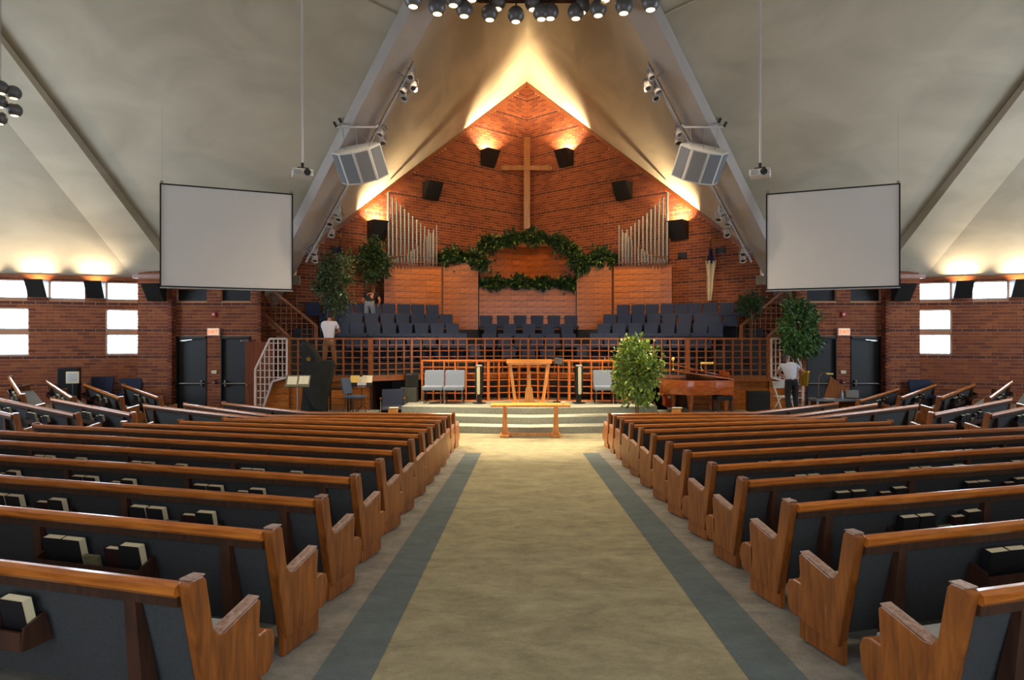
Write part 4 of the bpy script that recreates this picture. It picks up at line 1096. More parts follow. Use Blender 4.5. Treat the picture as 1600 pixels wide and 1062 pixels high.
def pew(path, label, books=0, braces=1.5, rowname='', ends=(True, True), aisle='r', hideb=False, tilt=0.0):
    """path left->right with forward on the left normal. aisle: which end holds the first rack"""
    P = [Vector(p) for p in path]; mid = (P[0] + P[-1]) / 2; z0 = min(fz(P[0].x, P[0].y), fz(P[-1].x, P[-1].y), fz(mid.x, mid.y) + .01)
    z0 = fz(P[0].x, P[0].y) * .5 + fz(P[-1].x, P[-1].y) * .5
    o = P[-1] if aisle == 'r' else P[0]
    if len(P) > 2 or True: z0 = fz(o.x, o.y)
    t = thing('pew', label, 'pew', (o.x, o.y, z0), 0, 'oak pews with slate fabric')
    L = [(p.x - o.x, p.y - o.y) for p in P]
    m = MB(); sweep(m, L, [(-.018, .755), (-.012, .785), (.012, .80), (.045, .795), (.06, .77), (.055, .745), (-.005, .738)]); m.build('top_rail', OAK_RAIL, t, True)
    m = MB(); sweep(m, L, [(.028, .745), (.058, .745), (.21, .16), (.18, .16)]); m.build('back_panel', SLATE, t)
    m = MB(); sweep(m, L, [(.005, .69), (.03, .69), (.028, .74), (.0, .74)]); m.build('under_rail', OAK_DARK, t)
    m = MB(); sweep(m, L, [(.06, .72), (.10, .69), (.20, .44), (.17, .40), (.14, .40)]); m.build('back_cushion', SLATE, t, True)
    m = MB(); sweep(m, L, [(.20, .30), (.19, .375), (.3, .385), (.5, .395), (.555, .375), (.565, .33), (.54, .30)]); m.build('seat_cushion', SEATC, t, True)
    m = MB(); sweep(m, L, [(.20, .27), (.20, .298), (.53, .298), (.53, .26)]); m.build('seat_board', OAK_DARK, t)
    # ends
    def frame(i, at_right):
        if at_right: tt = (P[-1] - P[-2]).normalized(); base = P[-1] - o
        else: tt = (P[1] - P[0]).normalized(); base = P[0] - o
        n = Vector((-tt.y, tt.x))
        sh = 0 if at_right else -.065
        base = base + tt * sh
        return Matrix(((tt.x, n.x, 0, base.x), (tt.y, n.y, 0, base.y), (0, 0, 1, 0), (0, 0, 0, 1)))
    for at_right in (True, False):
        M = frame(0, at_right)
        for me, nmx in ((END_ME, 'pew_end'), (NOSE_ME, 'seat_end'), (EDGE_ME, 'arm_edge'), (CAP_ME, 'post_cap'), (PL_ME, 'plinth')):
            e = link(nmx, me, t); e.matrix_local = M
    # braces and racks on the back, measured from the aisle end
    seq = [(P[i], P[i + 1]) for i in range(len(P) - 1)]
    if aisle == 'r': seq = [(b, a) for a, b in seq[::-1]]
    tot = sum((b - a).length for a, b in seq)
    def at(u):
        for a, b in seq:
            l = (b - a).length
            if u <= l or (a, b) == seq[-1]:
                tt = (b - a).normalized()
                if aisle == 'r': tv = -tt
                else: tv = tt
                return a + tt * u, tv
            u -= l
    u = .27; k = 0
    while u < tot - .15:
        p, tv = at(u); n = Vector((-tv.y, tv.x)); p = p - o
        M = Matrix(((tv.x, n.x, 0, p.x), (tv.y, n.y, 0, p.y), (0, 0, 1, 0), (0, 0, 0, 1)))
        MB().add([(-.03, -.0, .74), (.03, -.0, .74), (.03, .03, .745), (-.03, .03, .745), (-.045, .05, .1), (.045, .05, .1), (.045, .16, .1), (-.045, .16, .1)],
                 [(0, 1, 2, 3), (4, 7, 6, 5), (0, 4, 5, 1), (1, 5, 6, 2), (2, 6, 7, 3), (3, 7, 4, 0)], M).build('brace', OAK_DARK, t)
        rc = u + 1.0
        if rc + .38 < tot and not hideb:
            p, tv = at(rc); n = Vector((-tv.y, tv.x)); q = p - o
            M = Matrix(((tv.x, n.x, 0, q.x), (tv.y, n.y, 0, q.y), (0, 0, 1, 0), (0, 0, 0, 1)))
            rk = MB(); rk.box(-.42, .42, -.045, .07, .41, .425); rk.box(-.42, .42, -.06, -.045, .41, .50); rk.prism([(-.06, .41), (.09, .41), (.055, .56), (-.045, .52)], -.43, -.415, 'x'); rk.prism([(-.06, .41), (.09, .41), (.055, .56), (-.045, .52)], .415, .43, 'x')
            rr = rk.build('book_rack', OAK_DARK, t); rr.matrix_local = M
            if k < books:
                e = link('card_stack', CARD_ME, rr); e.matrix_local = Matrix.Translation((.02, -.01, .43))
                ang = math.atan2(tv.y, tv.x); rack_word = ORD[k]
                for j, (dx, sm) in enumerate(((-.31, False), (-.145, False), (.175, True), (.325, False))):
                    jit = rnd.uniform(-.012, .012)
                    bp = p + tv * (dx + jit) + n * .028
                    dz_ = tilt * (Vector((bp.x, bp.y)) - o).length
                    make_book('%s hymnal, %s in the %s rack of the %s' % ('small maroon' if sm else 'black', ORD[j], rack_word, rowname), (bp.x, bp.y, z0 + .427 + dz_), ang + rnd.uniform(-.05, .05), sm)
        u += braces; k += 1
    if tilt:
        far = P[0] if aisle == 'r' else P[-1]
        d_ = Vector((far.x - o.x, far.y - o.y, 0)).normalized()
        ax_ = d_.cross(Vector((0, 0, 1)))
        t.rotation_euler = Matrix.Rotation(math.atan(tilt), 4, ax_).to_euler()
    return t
YL = [n * .922 - .11 for n in (3.17, 4.17, 5.17, 6.2, 7.27, 8.24, 9.3, 10.27, 11.2, 12.2)]
YR = [n * .922 - .11 for n in (3.06, 4.04, 5.0, 6.04, 7.0, 8.04, 9.0, 10.06, 11.1, 12.1)]
slopes = [.27, .27, .27, .27, .27, .27, .265, .25, .225, .20]
outer = [4.6, 5.4, 6.6, 7.4, 8.1, 8.5, 8.1, 7.0, 6.35, 5.9]
nb = [1, 2, 3, 3, 3, 0, 0, 0, 0, 0]
nbooks = [1, 2, 3, 3, 4, 4, 4, 0, 0, 0]
for s in (-1, 1):
    nm = sideword(s)
    for i, Y0 in enumerate(YL if s < 0 else YR):
        xa = 1.765; x1 = outer[i]; y0 = Y0
        a = (s * xa, y0); b = (s * x1, y0 + slopes[i] * (x1 - xa))
        rn = '%s pew %s of the aisle' % (ORD[i], nm)
        lab = 'long oak pew %s of the aisle, %s from the camera' % (nm, ORD[i])
        if s < 0: pew([b, a], lab, nbooks[i], rowname=rn, aisle='r')
        else: pew([a, b], lab, nbooks[i], rowname=rn, aisle='l')
    bent = [[(1.765, 12.1), (5.45, 12.5), (9.2, 14.9)], [(1.765, 13.05), (5.5, 13.3), (8.65, 15.65)], [(1.765, 13.85), (5.05, 14.2), (8.0, 16.3)]]
    for i, path in enumerate(bent):
        path = [(s * p[0], p[1]) for p in path]
        lab = 'bent oak pew %s of the aisle, %s' % (nm, ('third from the platform', 'second from the platform', 'nearest the platform')[i])
        if s < 0: pew(path[::-1], lab, 0, aisle='r', hideb=True)
        else: pew(path, lab, 0, aisle='l', hideb=True)
    side = [((12.2, 18.75), (10.05, 16.9)), ((12.85, 18.05), (10.65, 16.2)), ((13.45, 17.45), (11.15, 15.2)), ((14.3, 17.2), (11.95, 14.65))]
    if s > 0: side = [((11.0, 18.6), (9.0, 17.0))] + side
    for i, (f, n_) in enumerate(side):
        f = (s * f[0], f[1]); n_ = (s * n_[0], n_[1])
        lab = 'short oak pew by the %s window wall, %s from the doors' % (nm, ORD[i])
        if s < 0: pew([f, n_], lab, 1, rowname='%s left wall pew' % ORD[i], aisle='r', braces=1.2, tilt=.075)
        else: pew([n_, f], lab, 1, rowname='%s right wall pew' % ORD[i], aisle='l', braces=1.2, tilt=.075)
    mids = [((10.9, 14.2), (8.27, 12.85)), ((12.6, 14.2), (9.1, 12.4)), ((12.9, 13.2), (9.6, 11.5))]
    for i, (f, n_) in enumerate(mids):
        f = (s * f[0], f[1]); n_ = (s * n_[0], n_[1])
        lab = 'oak side pew across the %s diagonal aisle, %s from the platform' % (nm, ORD[i])
        if s < 0: pew([f, n_], lab, 2, rowname='%s left side pew' % ORD[i], aisle='r', tilt=.06)
        else: pew([n_, f], lab, 2, rowname='%s right side pew' % ORD[i], aisle='l', tilt=.06)

# ------------------------------------------------------------------ chancel furniture
t = thing('communion_table', 'long light oak communion table in front of the platform steps', 'table', (0, 15.75, 0))
MB().box(-.99, .99, -.28, .28, .76, .815).build('tabletop', OAK_HI, t, bevel=.01)
for x in (-.64, .64):
    MB().add([(x - .075, -.05, .06), (x + .075, -.05, .06), (x + .075, .05, .06), (x - .075, .05, .06), (x - .045, -.05, .76), (x + .045, -.05, .76), (x + .045, .05, .76), (x - .045, .05, .76)], [(0, 3, 2, 1), (4, 5, 6, 7), (0, 1, 5, 4), (1, 2, 6, 5), (2, 3, 7, 6), (3, 0, 4, 7)]).build('leg', OAK_HI, t)
    MB().box(x - .12, x + .12, -.24, .24, 0, .06).build('foot', OAK_HI, t, bevel=.01)
MB().box(-.62, .62, -.03, .03, .03, .08).build('stretcher', OAK_HI, t)
d = thing('white_dish', 'small white dish at the right end of the communion table', 'dish', (.82, 15.75, .815))
MB().lathe([(.03, 0), (.055, .03), (.06, .05), (.05, .05), (.02, .03)], 14).build('bowl', WHITEP, d, True)
# pulpit
t = thing('pulpit', 'slender light oak pulpit with splayed legs and slanted top', 'pulpit', (0, 18.25, .54))
MB().box(-.62, .62, -.02, .035, 1.14, 1.2).build('front_edge', OAK_HI, t)
MB().add([(-.66, -.12, 1.19), (.66, -.12, 1.19), (.66, .42, 1.27), (-.66, .42, 1.27), (-.66, -.12, 1.22), (.66, -.12, 1.22), (.66, .42, 1.30), (-.66, .42, 1.30)], [(0, 3, 2, 1), (4, 5, 6, 7), (0, 1, 5, 4), (1, 2, 6, 5), (2, 3, 7, 6), (3, 0, 4, 7)]).build('desk_top', OAK_HI, t)
for s in (-1, 1):
    for y in (0, .3):
        MB().bar((s * .40, y, .05), (s * .56, y, 1.16), .085, .05, up=(0, 1, 0)).build('leg', OAK_HI, t)
    MB().box(s * .40 - .1, s * .40 + .1, -.16, .42, 0, .07).build('foot', OAK_HI, t, bevel=.01)
MB().box(-.4, .4, .1, .16, .02, .06).build('base_rail', OAK_HI, t)
cp = MB(); cp.prism([(-.22, 0.05), (.22, .05), (.13, .14), (.1, .45), (.055, .52), (.05, .88), (.06, .95), (-.06, .95), (-.05, .88), (-.055, .52), (-.1, .45), (-.13, .14)], .1, .16, 'y'); cp.build('centre_post', OAK_HI, t, bevel=.006)
MB().sphere((.0, .08, .9), .022).build('ornament', BRASS, t, True)
# monitor stand right of pulpit
t = thing('monitor_stand', 'black monitor on a thin pole right of the pulpit', 'stand', (.86, 18.9, .54))
MB().tube([(0, 0, .02), (0, 0, 1.15)], .014, 8).build('pole', BLACK, t)
MB().lathe([(.15, 0), (.15, .015), (.02, .03)], 16).build('base', BLACK, t)
MB().box(-.13, .13, -.05, .01, 0, .22, Matrix.Translation((0, 0, 1.12)) @ Matrix.Rotation(R(-25), 4, 'X') @ Matrix.Rotation(R(14), 4, 'Y')).build('monitor', BLACK, t, bevel=.01)
# tower speakers
for s in (-1, 1):
    t = thing('tower_speaker', 'slim black tower loudspeaker with oval beige grille, %s of the pulpit' % sideword(s), 'speaker', (s * 1.47 - .0, 18.55, .54), s * -R(12) * -1)
    MB().lathe([(.2, 0), (.2, .02), (.05, .035)], 20).build('base', BLACK, t)
    MB().box(-.06, .06, -.06, .06, .03, .3).build('neck', BLACK, t)
    MB().box(-.11, .11, -.09, .09, .26, 1.1).build('cabinet', BLACK, t, bevel=.03)
    g = []
    for k in range(16):
        a = 2 * math.pi * k / 16; g.append((.05 * math.cos(a), (.36 if math.sin(a) > 0 else -.36) + .05 * math.sin(a) + .68))
    MB().prism(g, -.105, -.088, 'y').build('grille', plain('beige_mesh', (190, 184, 150), .8, noise=.1, scale=80) if s < 0 else MATS['beige_mesh'], t)
    MB().box(-.09, .09, -.07, .05, 1.08, 1.14).build('top_cap', BEAMM, t, bevel=.02)
# double seats
for s in (-1, 1):
    for k in (0, 1):
        cx = s * (2.52 + (.31 if k else -.31))
        t = thing('upholstered_chair', 'blue grey upholstered chair on the platform, %s of the pair %s of the pulpit' % ('inner' if k == 0 else 'outer', sideword(s)), 'chair', (cx, 18.55, .54), 0, 'upholstered platform chairs')
        MB().box(-.30, .30, -.32, .24, .40, .52).build('seat', GREYF, t, bevel=.035)
        MB().box(-.295, .295, -.04, .06, 0, .50, Matrix.Translation((0, .2, .48)) @ Matrix.Rotation(R(-12), 4, 'X')).build('backrest', GREYF, t, bevel=.035)
        for (x, y) in ((-.25, -.25), (.25, -.25), (-.25, .22), (.25, .22)): MB().tube([(x, y, 0), (x, y, .41)], .014, 6).build('leg', CHROME if y < 0 else BLACK, t)
        MB().tube([(-.25, -.25, .02), (-.25, .22, .02)], .012, 6).build('runner', CHROME, t); MB().tube([(.25, -.25, .02), (.25, .22, .02)], .012, 6).build('runner', CHROME, t)
# small stands with trays at the ends of the platform
for s, x in ((-1, -3.62), (1, 3.87)):
    t = thing('side_pedestal', 'small orange oak pedestal with glass tray, %s of the platform' % sideword(s), 'table', (x, 16.6, 0))
    MB().box(-.11, .11, -.1, .1, 0, .60).build('column', OAK_HI, t, bevel=.005)
    MB().prism([(-.27, -.12), (.27, -.12), (.20, .14), (-.20, .14)], .60, .62, 'z').build('glass_top', GLASSM, t)
    MB().box(-.1, .14, -.08, .06, .62, .635).build('paper', PAPER, t)
# ------------------------------------------------------------------ grand piano
t = thing('grand_piano', 'reddish mahogany grand piano with its lid ajar at the right', 'piano', (4.55, 17.7, .36), 0)
body = [(-.82, -.25), (-.25, -.62), (.10, -.66), (.55, -.50), (1.02, -.62), (1.02, .55), (.1, .75), (-.6, .55), (-.85, .15)]
MB().prism(body, .55, .95, 'z').build('case', PIANO, t, True, bevel=.01)
lid = [(x * .98, y) for x, y in body[:3]] + [(.35, -.5), (.35, .7), (-.6, .55), (-.85, .15)]
MB().prism(body, 0, .03, 'z', Matrix.Translation((1.02, 0, .965)) @ Matrix.Rotation(R(8), 4, 'Y') @ Matrix.Translation((-1.02, 0, 0))).build('lid', PIANO, t, bevel=.006)
MB().prism([(-.80, -.25), (-.25, -.62), (.4, -.5), (1.0, -.2), (.3, .0), (-.75, .05)], 0, .025, 'z', Matrix.Translation((1.02, 0, 1.0)) @ Matrix.Rotation(R(13), 4, 'Y') @ Matrix.Translation((-1.02, 0.1, 0))).build('front_lid', PIANO, t, bevel=.006)
MB().box(.72, 1.12, -.52, .5, .56, .66).build('keybed', PIANO, t, bevel=.01)
MB().box(.85, 1.05, -.4, .45, .985, 1.0).build('fallboard', BLACK, t)
MB().bar((.95, -.4, 1.05), (.95, .45, 1.05), .03, .25).build('music_desk', PIANO, t)
for (x, y) in ((-.1, -.35), (.85, -.42), (.85, .42), (-.4, .35)):
    MB().lathe([(.05, .08), (.065, .25), (.10, .5), (.14, .56)], 10, Matrix.Translation((x, y, 0))).build('leg', PIANO, t, True)
    MB().lathe([(.03, 0), (.045, .05), (.03, .08)], 10, Matrix.Translation((x, y, 0))).build('caster', BRASS, t, True)
MB().bar((.55, 0, .1), (.5, 0, .62), .05, .05).build('pedal_lyre', PIANO, t)
lp = thing('piano_lamp', 'brass piano lamp with pale bar shade on the piano', 'lamp', (4.95, 17.9, 1.52))
MB().box(-.04, .04, -.05, .05, -.02, .01).build('base', BRASS, lp); MB().tube([(0, 0, 0), (-.06, 0, .12), (-.02, 0, .22)], .012, 6).build('stem', BRASS, lp, True)
MB().tube([(-.06, 0, .23), (.3, 0, .23)], .032, 10).build('shade', PAPERY, lp, True)
b = thing('piano_bench', 'black tufted piano bench with dark legs right of the piano', 'bench', (5.35, 17.45, .36), 0)
MB().box(-.22, .22, -.3, .2, .40, .52).build('seat', BLACK, b, bevel=.03)
for (x, y) in ((-.18, -.25), (.18, -.25), (-.18, .15), (.18, .15)): MB().lathe([(.02, 0), (.03, .4)], 8, Matrix.Translation((x, y, 0))).build('leg', BLACK, b)
c = thing('cello', 'orange brown cello lying on its side behind the ficus', 'cello', (4.0, 18.15, .36), R(20))
Mx = Matrix.Translation((0, 0, .42)) @ Matrix.Rotation(R(-35), 4, 'Y') @ Matrix.Rotation(R(20), 4, 'X')
out = [(-.16, .0), (-.22, .12), (-.15, .25), (-.13, .38), (-.17, .5), (-.1, .62), (0, .65), (.1, .62), (.17, .5), (.13, .38), (.15, .25), (.22, .12), (.16, 0), (0, -.03)]
out = [(u, v - .3) for u, v in out]
MB().prism(out, -.06, .07, 'y', Mx).build('body', wood('cello_varnish', (170, 60, 18), (206, 84, 30), rough=.2, coat=.7), c, True, bevel=.01)
MB().prism([(-.018, .3), (.018, .3), (.014, .78), (-.014, .78)], -.09, -.06, 'y', Mx).build('fingerboard', BLACK, c)
MB().prism([(-.02, .34), (.02, .34), (.018, .85), (-.018, .85)], -.06, -.03, 'y', Mx).build('neck', MATS['cello_varnish'], c)
MB().prism([(-.05, .02), (.05, .02), (.04, .05), (-.04, .05)], -.13, -.06, 'y', Mx).build('bridge', PAPER, c)
MB().tube([Mx @ Vector((0, 0, -.32)), (.12, -.05, 0.0)], .008, 6).build('end_pin', STEEL, c)
# figurine on the piano
f = thing('candlestick', 'small brass candlestick standing behind the piano lid', 'candlestick', (4.15, 18.1, 1.55))
MB().lathe([(.05, 0), (.015, .04), (.012, .22), (.03, .24), (.02, .27)], 10).build('stem', BRASS, f, True)
MB().sphere((0, 0, .31), .045, 10, 6, (1, 1, 1.4)).build('head', PAPERY, f, True)
# under-loft equipment: right
def gearbox(name, label, cat, loc, dims, mat, rz=0.0, face=None, knobs=3):
    t = thing(name, label, cat, loc, rz); w2, d2, h = dims[0] / 2, dims[1] / 2, dims[2]
    MB().box(-w2, w2, -d2, d2, 0, h).build('cabinet', mat, t, bevel=.012)
    MB().box(-w2 + .03, w2 - .03, -d2 - .008, -d2, .04, h - .06).build('grille', face or GREYM, t)
    for k in range(knobs): MB().lathe([(.012, 0), (.012, .015)], 8, Matrix.Translation((-w2 + .06 + .06 * k, -d2 - .004, h - .03)) @ Matrix.Rotation(R(90), 4, 'X')).build('knob', CHROME, t)
    return t
gearbox('amplifier', 'dark grey amplifier box left of the platform lattice', 'amplifier', (-3.62, 19.0, 0), (.5, .4, .98), plain('dark_grey', (70, 72, 66), .6), face=MATS['dark_grey'])
gearbox('monitor_speaker', 'black speaker standing on the grey amplifier box', 'speaker', (-3.55, 19.0, .98), (.4, .3, .42), BLACK, .2, face=BLACKC)
gearbox('floor_speaker', 'black floor speaker in the shadow under the left of the loft', 'speaker', (-4.35, 19.9, 0), (.5, .4, .7), BLACK, .3, face=BLACKC)
gearbox('equipment_rack', 'black equipment rack in shadow right of the piano', 'rack', (6.6, 18.1, .36), (.6, .3, .58), BLACK, 0, face=BLACKC)
# armchair left
t = thing('armchair', 'navy armchair with chrome arm under the left of the loft', 'chair', (-3.98, 18.3, .02), R(12))
MB().box(-.31, .31, -.3, .24, .36, .48).build('seat', NAVY, t, bevel=.03)
MB().box(-.31, .31, -.05, .05, 0, .5, Matrix.Translation((0, .22, .45)) @ Matrix.Rotation(R(-14), 4, 'X')).build('backrest', NAVY, t, bevel=.03)
for s in (-1, 1):
    MB().tube([(s * .34, -.26, 0), (s * .34, -.26, .62), (s * .34, -.1, .68), (s * .34, .2, .66), (s * .34, .24, 0)], .016, 8).build('arm_frame', CHROME, t, True)
    MB().box(s * .34 - .03, s * .34 + .03, -.2, .14, .675, .71).build('arm_pad', OAK, t, bevel=.01)
# side chair and music stands left
t = thing('side_chair', 'blue grey side chair by the music stand left of the platform', 'chair', (-4.95, 17.75, .36), R(70))
MB().box(-.23, .23, -.25, .2, .42, .49).build('seat', GREYF if False else plain('steel_blue_fabric', (78, 92, 112), .95, noise=.1, scale=50), t, bevel=.025)
MB().box(-.21, .21, -.03, .03, 0, .46, Matrix.Translation((0, .22, .52)) @ Matrix.Rotation(R(-12), 4, 'X')).build('backrest', MATS['steel_blue_fabric'], t, bevel=.025)
for (x, y) in ((-.2, -.2), (.2, -.2), (-.2, .18), (.2, .18)): MB().tube([(x * 1.1, y * 1.15, 0), (x * .9, y * .9, .43)], .011, 6).build('leg', BLACK, t)
MB().tube([(0, .17, .44), (0, .25, .6)], .015, 6).build('back_stem', BLACK, t)
def music_stand(label, loc, hz, sheets, wd, pole=STEEL, desk=BLACK, tilt=-24, rz=0):
    t = thing('music_stand', label, 'music stand', loc, rz)
    MB().tube([(0, 0, .1), (0, 0, hz)], .012, 8).build('pole', pole, t)
    for k in range(3):
        a = 2 * math.pi * k / 3 + .3; MB().tube([(0, 0, .16), (.22 * math.cos(a), .22 * math.sin(a), .01)], .009, 6).build('leg', pole, t)
    M = Matrix.Translation((0, 0, hz)) @ Matrix.Rotation(R(tilt), 4, 'X')
    MB().box(-wd / 2, wd / 2, 0, .012, -.08, .26, M).build('desk', desk, t)
    MB().box(-wd / 2, wd / 2, -.05, .0, -.09, -.08, M).build('ledge', desk, t)
    for (x0, x1, z0, z1, m) in sheets: MB().box(x0, x1, -.008, -.003, z0, z1, M).build('sheet_music', m, t)
    return t
music_stand('music stand with two lit cream sheets before the covered harp', (-6.3, 17.0, 0), 1.22, [(-.28, -.02, -.01, .22, PAPER), (.03, .30, 0, .23, PAPER)], .66, desk=plain('dull_brass', (120, 112, 84), .5))
music_stand('black music stand with yellow and white sheets by the side chair', (-4.85, 18.15, .36), .80, [(-.34, -.08, 0.02, .24, PAPERY), (.0, .30, 0.02, .24, PAPER), (-.12, .14, -.12, .20, WHITEP)], .6, pole=BLACK)
# keyboard bench behind
t = thing('wooden_table', 'dark legged small wooden table behind the side chair', 'table', (-5.5, 18.15, .36))
MB().box(-.35, .35, -.2, .2, .62, .68).build('tabletop', OAK_DARK, t, bevel=.006)
for (x, y) in ((-.3, -.15), (.3, -.15), (-.3, .15), (.3, .15)): MB().box(x - .02, x + .02, y - .02, y + .02, 0, .62).build('leg', BLACK, t)
# covered harp
t = thing('covered_harp', 'tall harp under a black cloth cover with gold emblem', 'harp', (-6.1, 17.75, .36), 0)
prof = [(-.12, 1.88), (-.30, 2.02), (-.42, 1.9), (-.30, 1.7), (-.36, 1.3), (-.30, .6), (-.34, .05), (.32, .0), (.42, .55), (.56, 1.05), (.60, 1.35), (.56, 1.48), (.44, 1.5), (.33, 1.38), (.22, 1.48), (.05, 1.74)]
hm = MB()
ringsN = [(-.22, .62), (-.16, .92), (0, 1.0), (.16, .92), (.22, .62)]
cxp, czp = .05, 1.0
vs = []; fs = []
for (yy, sc_) in ringsN:
    for (x, z) in prof:
        zz = z if z < .08 else czp + (z - czp) * (.86 + .14 * sc_)
        vs.append((cxp + (x - cxp) * sc_ + .015 * math.sin(9 * z + yy * 20), yy + .02 * math.sin(11 * z + x * 9), zz))
n = len(prof)
for i in range(4):
    for k in range(n): fs.append((i * n + k, i * n + (k + 1) % n, (i + 1) * n + (k + 1) % n, (i + 1) * n + k))
fs.append(tuple(range(n))[::-1]); fs.append(tuple(4 * n + k for k in range(n)))
hm.add(vs, fs); hm.build('cover', BLACKC, t, True)
fl = MB(); fl.add([(-.25, -.24, .75), (.1, -.3, .15), (.26, -.25, .75), (.3, -.2, .1)], [(0, 1, 2), (1, 3, 2)]); fl.build('cover_flap', BLACKC, t)
em = []
for k in range(10):
    rr = .075 if k % 2 == 0 else .045; a = math.pi / 2 + math.pi * k / 5; em.append((rr * math.cos(a) - .06, rr * math.sin(a) + 1.52))
MB().prism(em, -.275, -.2, 'y').build('emblem', plain('dull_gold', (150, 112, 50), .5, .4), t)
# microphone on boom stand at the right end of the loft
t = thing('boom_stand', 'black microphone boom stand at the right end of the loft', 'stand', (6.2, 18.95, LZ0))
MB().tube([(0, 0, 0), (-.05, 0, .95)], .012, 6).build('pole', BLACK, t); MB().tube([(-.3, 0, .9), (-.05, 0, 1.02), (.45, 0, .3)], .014, 6).build('boom', BLACK, t)
MB().box(.25, .5, -.05, .05, .2, .45, Matrix.Rotation(R(0), 4, 'Y')).build('speaker_head', BLACK, t)
for k in range(3): MB().tube([(0, 0, .15), (.25 * math.cos(k * 2.1), .25 * math.sin(k * 2.1), .01)], .01, 5).build('leg', BLACK, t)
# binders on the loft ledge behind the ficus
for k in range(9):
    bk = thing('music_binder', 'thin tan music binder, %s from the left behind the ficus' % ORD[k], 'binder', (2.42 + k * .055, 20.0, LZ0), 0, 'music binders behind the lattice')
    MB().box(-.02, .02, -.1, .1, 0.02, .46).build('cover', plain('tan_card', (128, 100, 54), .8) if k == 0 else MATS['tan_card'], bk)
    MB().box(-.014, .014, -.105, .08, .03, .455).build('pages', PAGES, bk)
t = thing('binder_shelf', 'small dark shelf holding the music binders', 'shelf', (2.65, 20.0, LZ0 - .02)); MB().box(-.35, .35, -.15, .15, .0, .02).build('board', OAK_DARK, t); MB().box(-.35, -.33, -.15, .15, .02, .3).build('end', OAK_DARK, t)
# right side desk group behind the woman
t = thing('sound_desk', 'cluttered grey sound desk beside the right doors', 'desk', (8.95, 18.2, 0))
MB().box(-.75, .75, -.3, .3, .66, .72).build('desktop', GREYM, t, bevel=.006)
for (x, y) in ((-.7, -.25), (.7, -.25), (-.7, .25), (.7, .25)): MB().box(x - .025, x + .025, y - .025, y + .025, 0, .66).build('leg', BEAMM, t)
MB().box(-.72, .72, .24, .26, .1, .6).build('modesty_panel', OAK, t)
MB().prism([(-.3, .72), (.42, .72), (.42, .95), (-.1, 1.35)], .2, .24, 'y').build('slanted_side', OAK, t)
lt = thing('laptop', 'open laptop on the sound desk', 'laptop', (9.35, 18.1, .72), R(-20))
MB().box(-.17, .17, -.12, .12, 0, .02).build('keyboard_base', BLACK, lt, bevel=.003); MB().box(-.17, .17, 0, .012, 0, .23, Matrix.Translation((0, .12, .02)) @ Matrix.Rotation(R(-18), 4, 'X')).build('display', STEEL, lt)
bt = thing('water_bottle', 'clear plastic water bottle on the sound desk', 'bottle', (8.98, 18.0, .72))
MB().lathe([(.032, 0), (.034, .02), (.034, .16), (.014, .2), (.014, .22)], 12).build('bottle', plain('pale_blue_plastic', (150, 180, 205), .2), bt, True); MB().lathe([(.016, .22), (.016, .24)], 10).build('cap', WHITEP, bt)
dl = thing('desk_lamp', 'small gooseneck lamp above the sound desk', 'lamp', (8.45, 18.3, .72))
MB().lathe([(.07, 0), (.07, .02)], 12).build('base', BLACK, dl); MB().tube([(0, 0, .02), (.0, 0, .6), (.1, 0, .74), (.25, 0, .72)], .01, 6).build('gooseneck', BRASS, dl, True); MB().tube([(.22, 0, .71), (.42, 0, .70)], .028, 10).build('shade', PAPERY, dl, True)
pc = thing('paper_pile', 'loose white papers on the sound desk', 'papers', (8.6, 18.05, .72))
for k in range(4): MB().box(-.1, .1, -.14, .14, .003 * k, .003 * k + .002, Matrix.Rotation(.3 * k, 4, 'Z') @ Matrix.Translation((.03 * k, 0, 0))).build('sheet', WHITEP, pc)
wc = thing('folding_chair', 'white folding chair behind the woman', 'chair', (7.3, 17.98, .36), R(15))
MB().box(-.2, .2, -.2, .2, .42, .45).build('seat', WHITEP, wc); MB().box(-.2, .2, .19, .22, .66, .86).build('backrest', WHITEP, wc)
for s in (-1, 1):
    MB().bar((s * .21, -.2, 0), (s * .21, .22, .86), .02, .03).build('leg', WHITEP, wc); MB().bar((s * .21, .22, 0), (s * .21, -.16, .45), .02, .03).build('leg', WHITEP, wc)
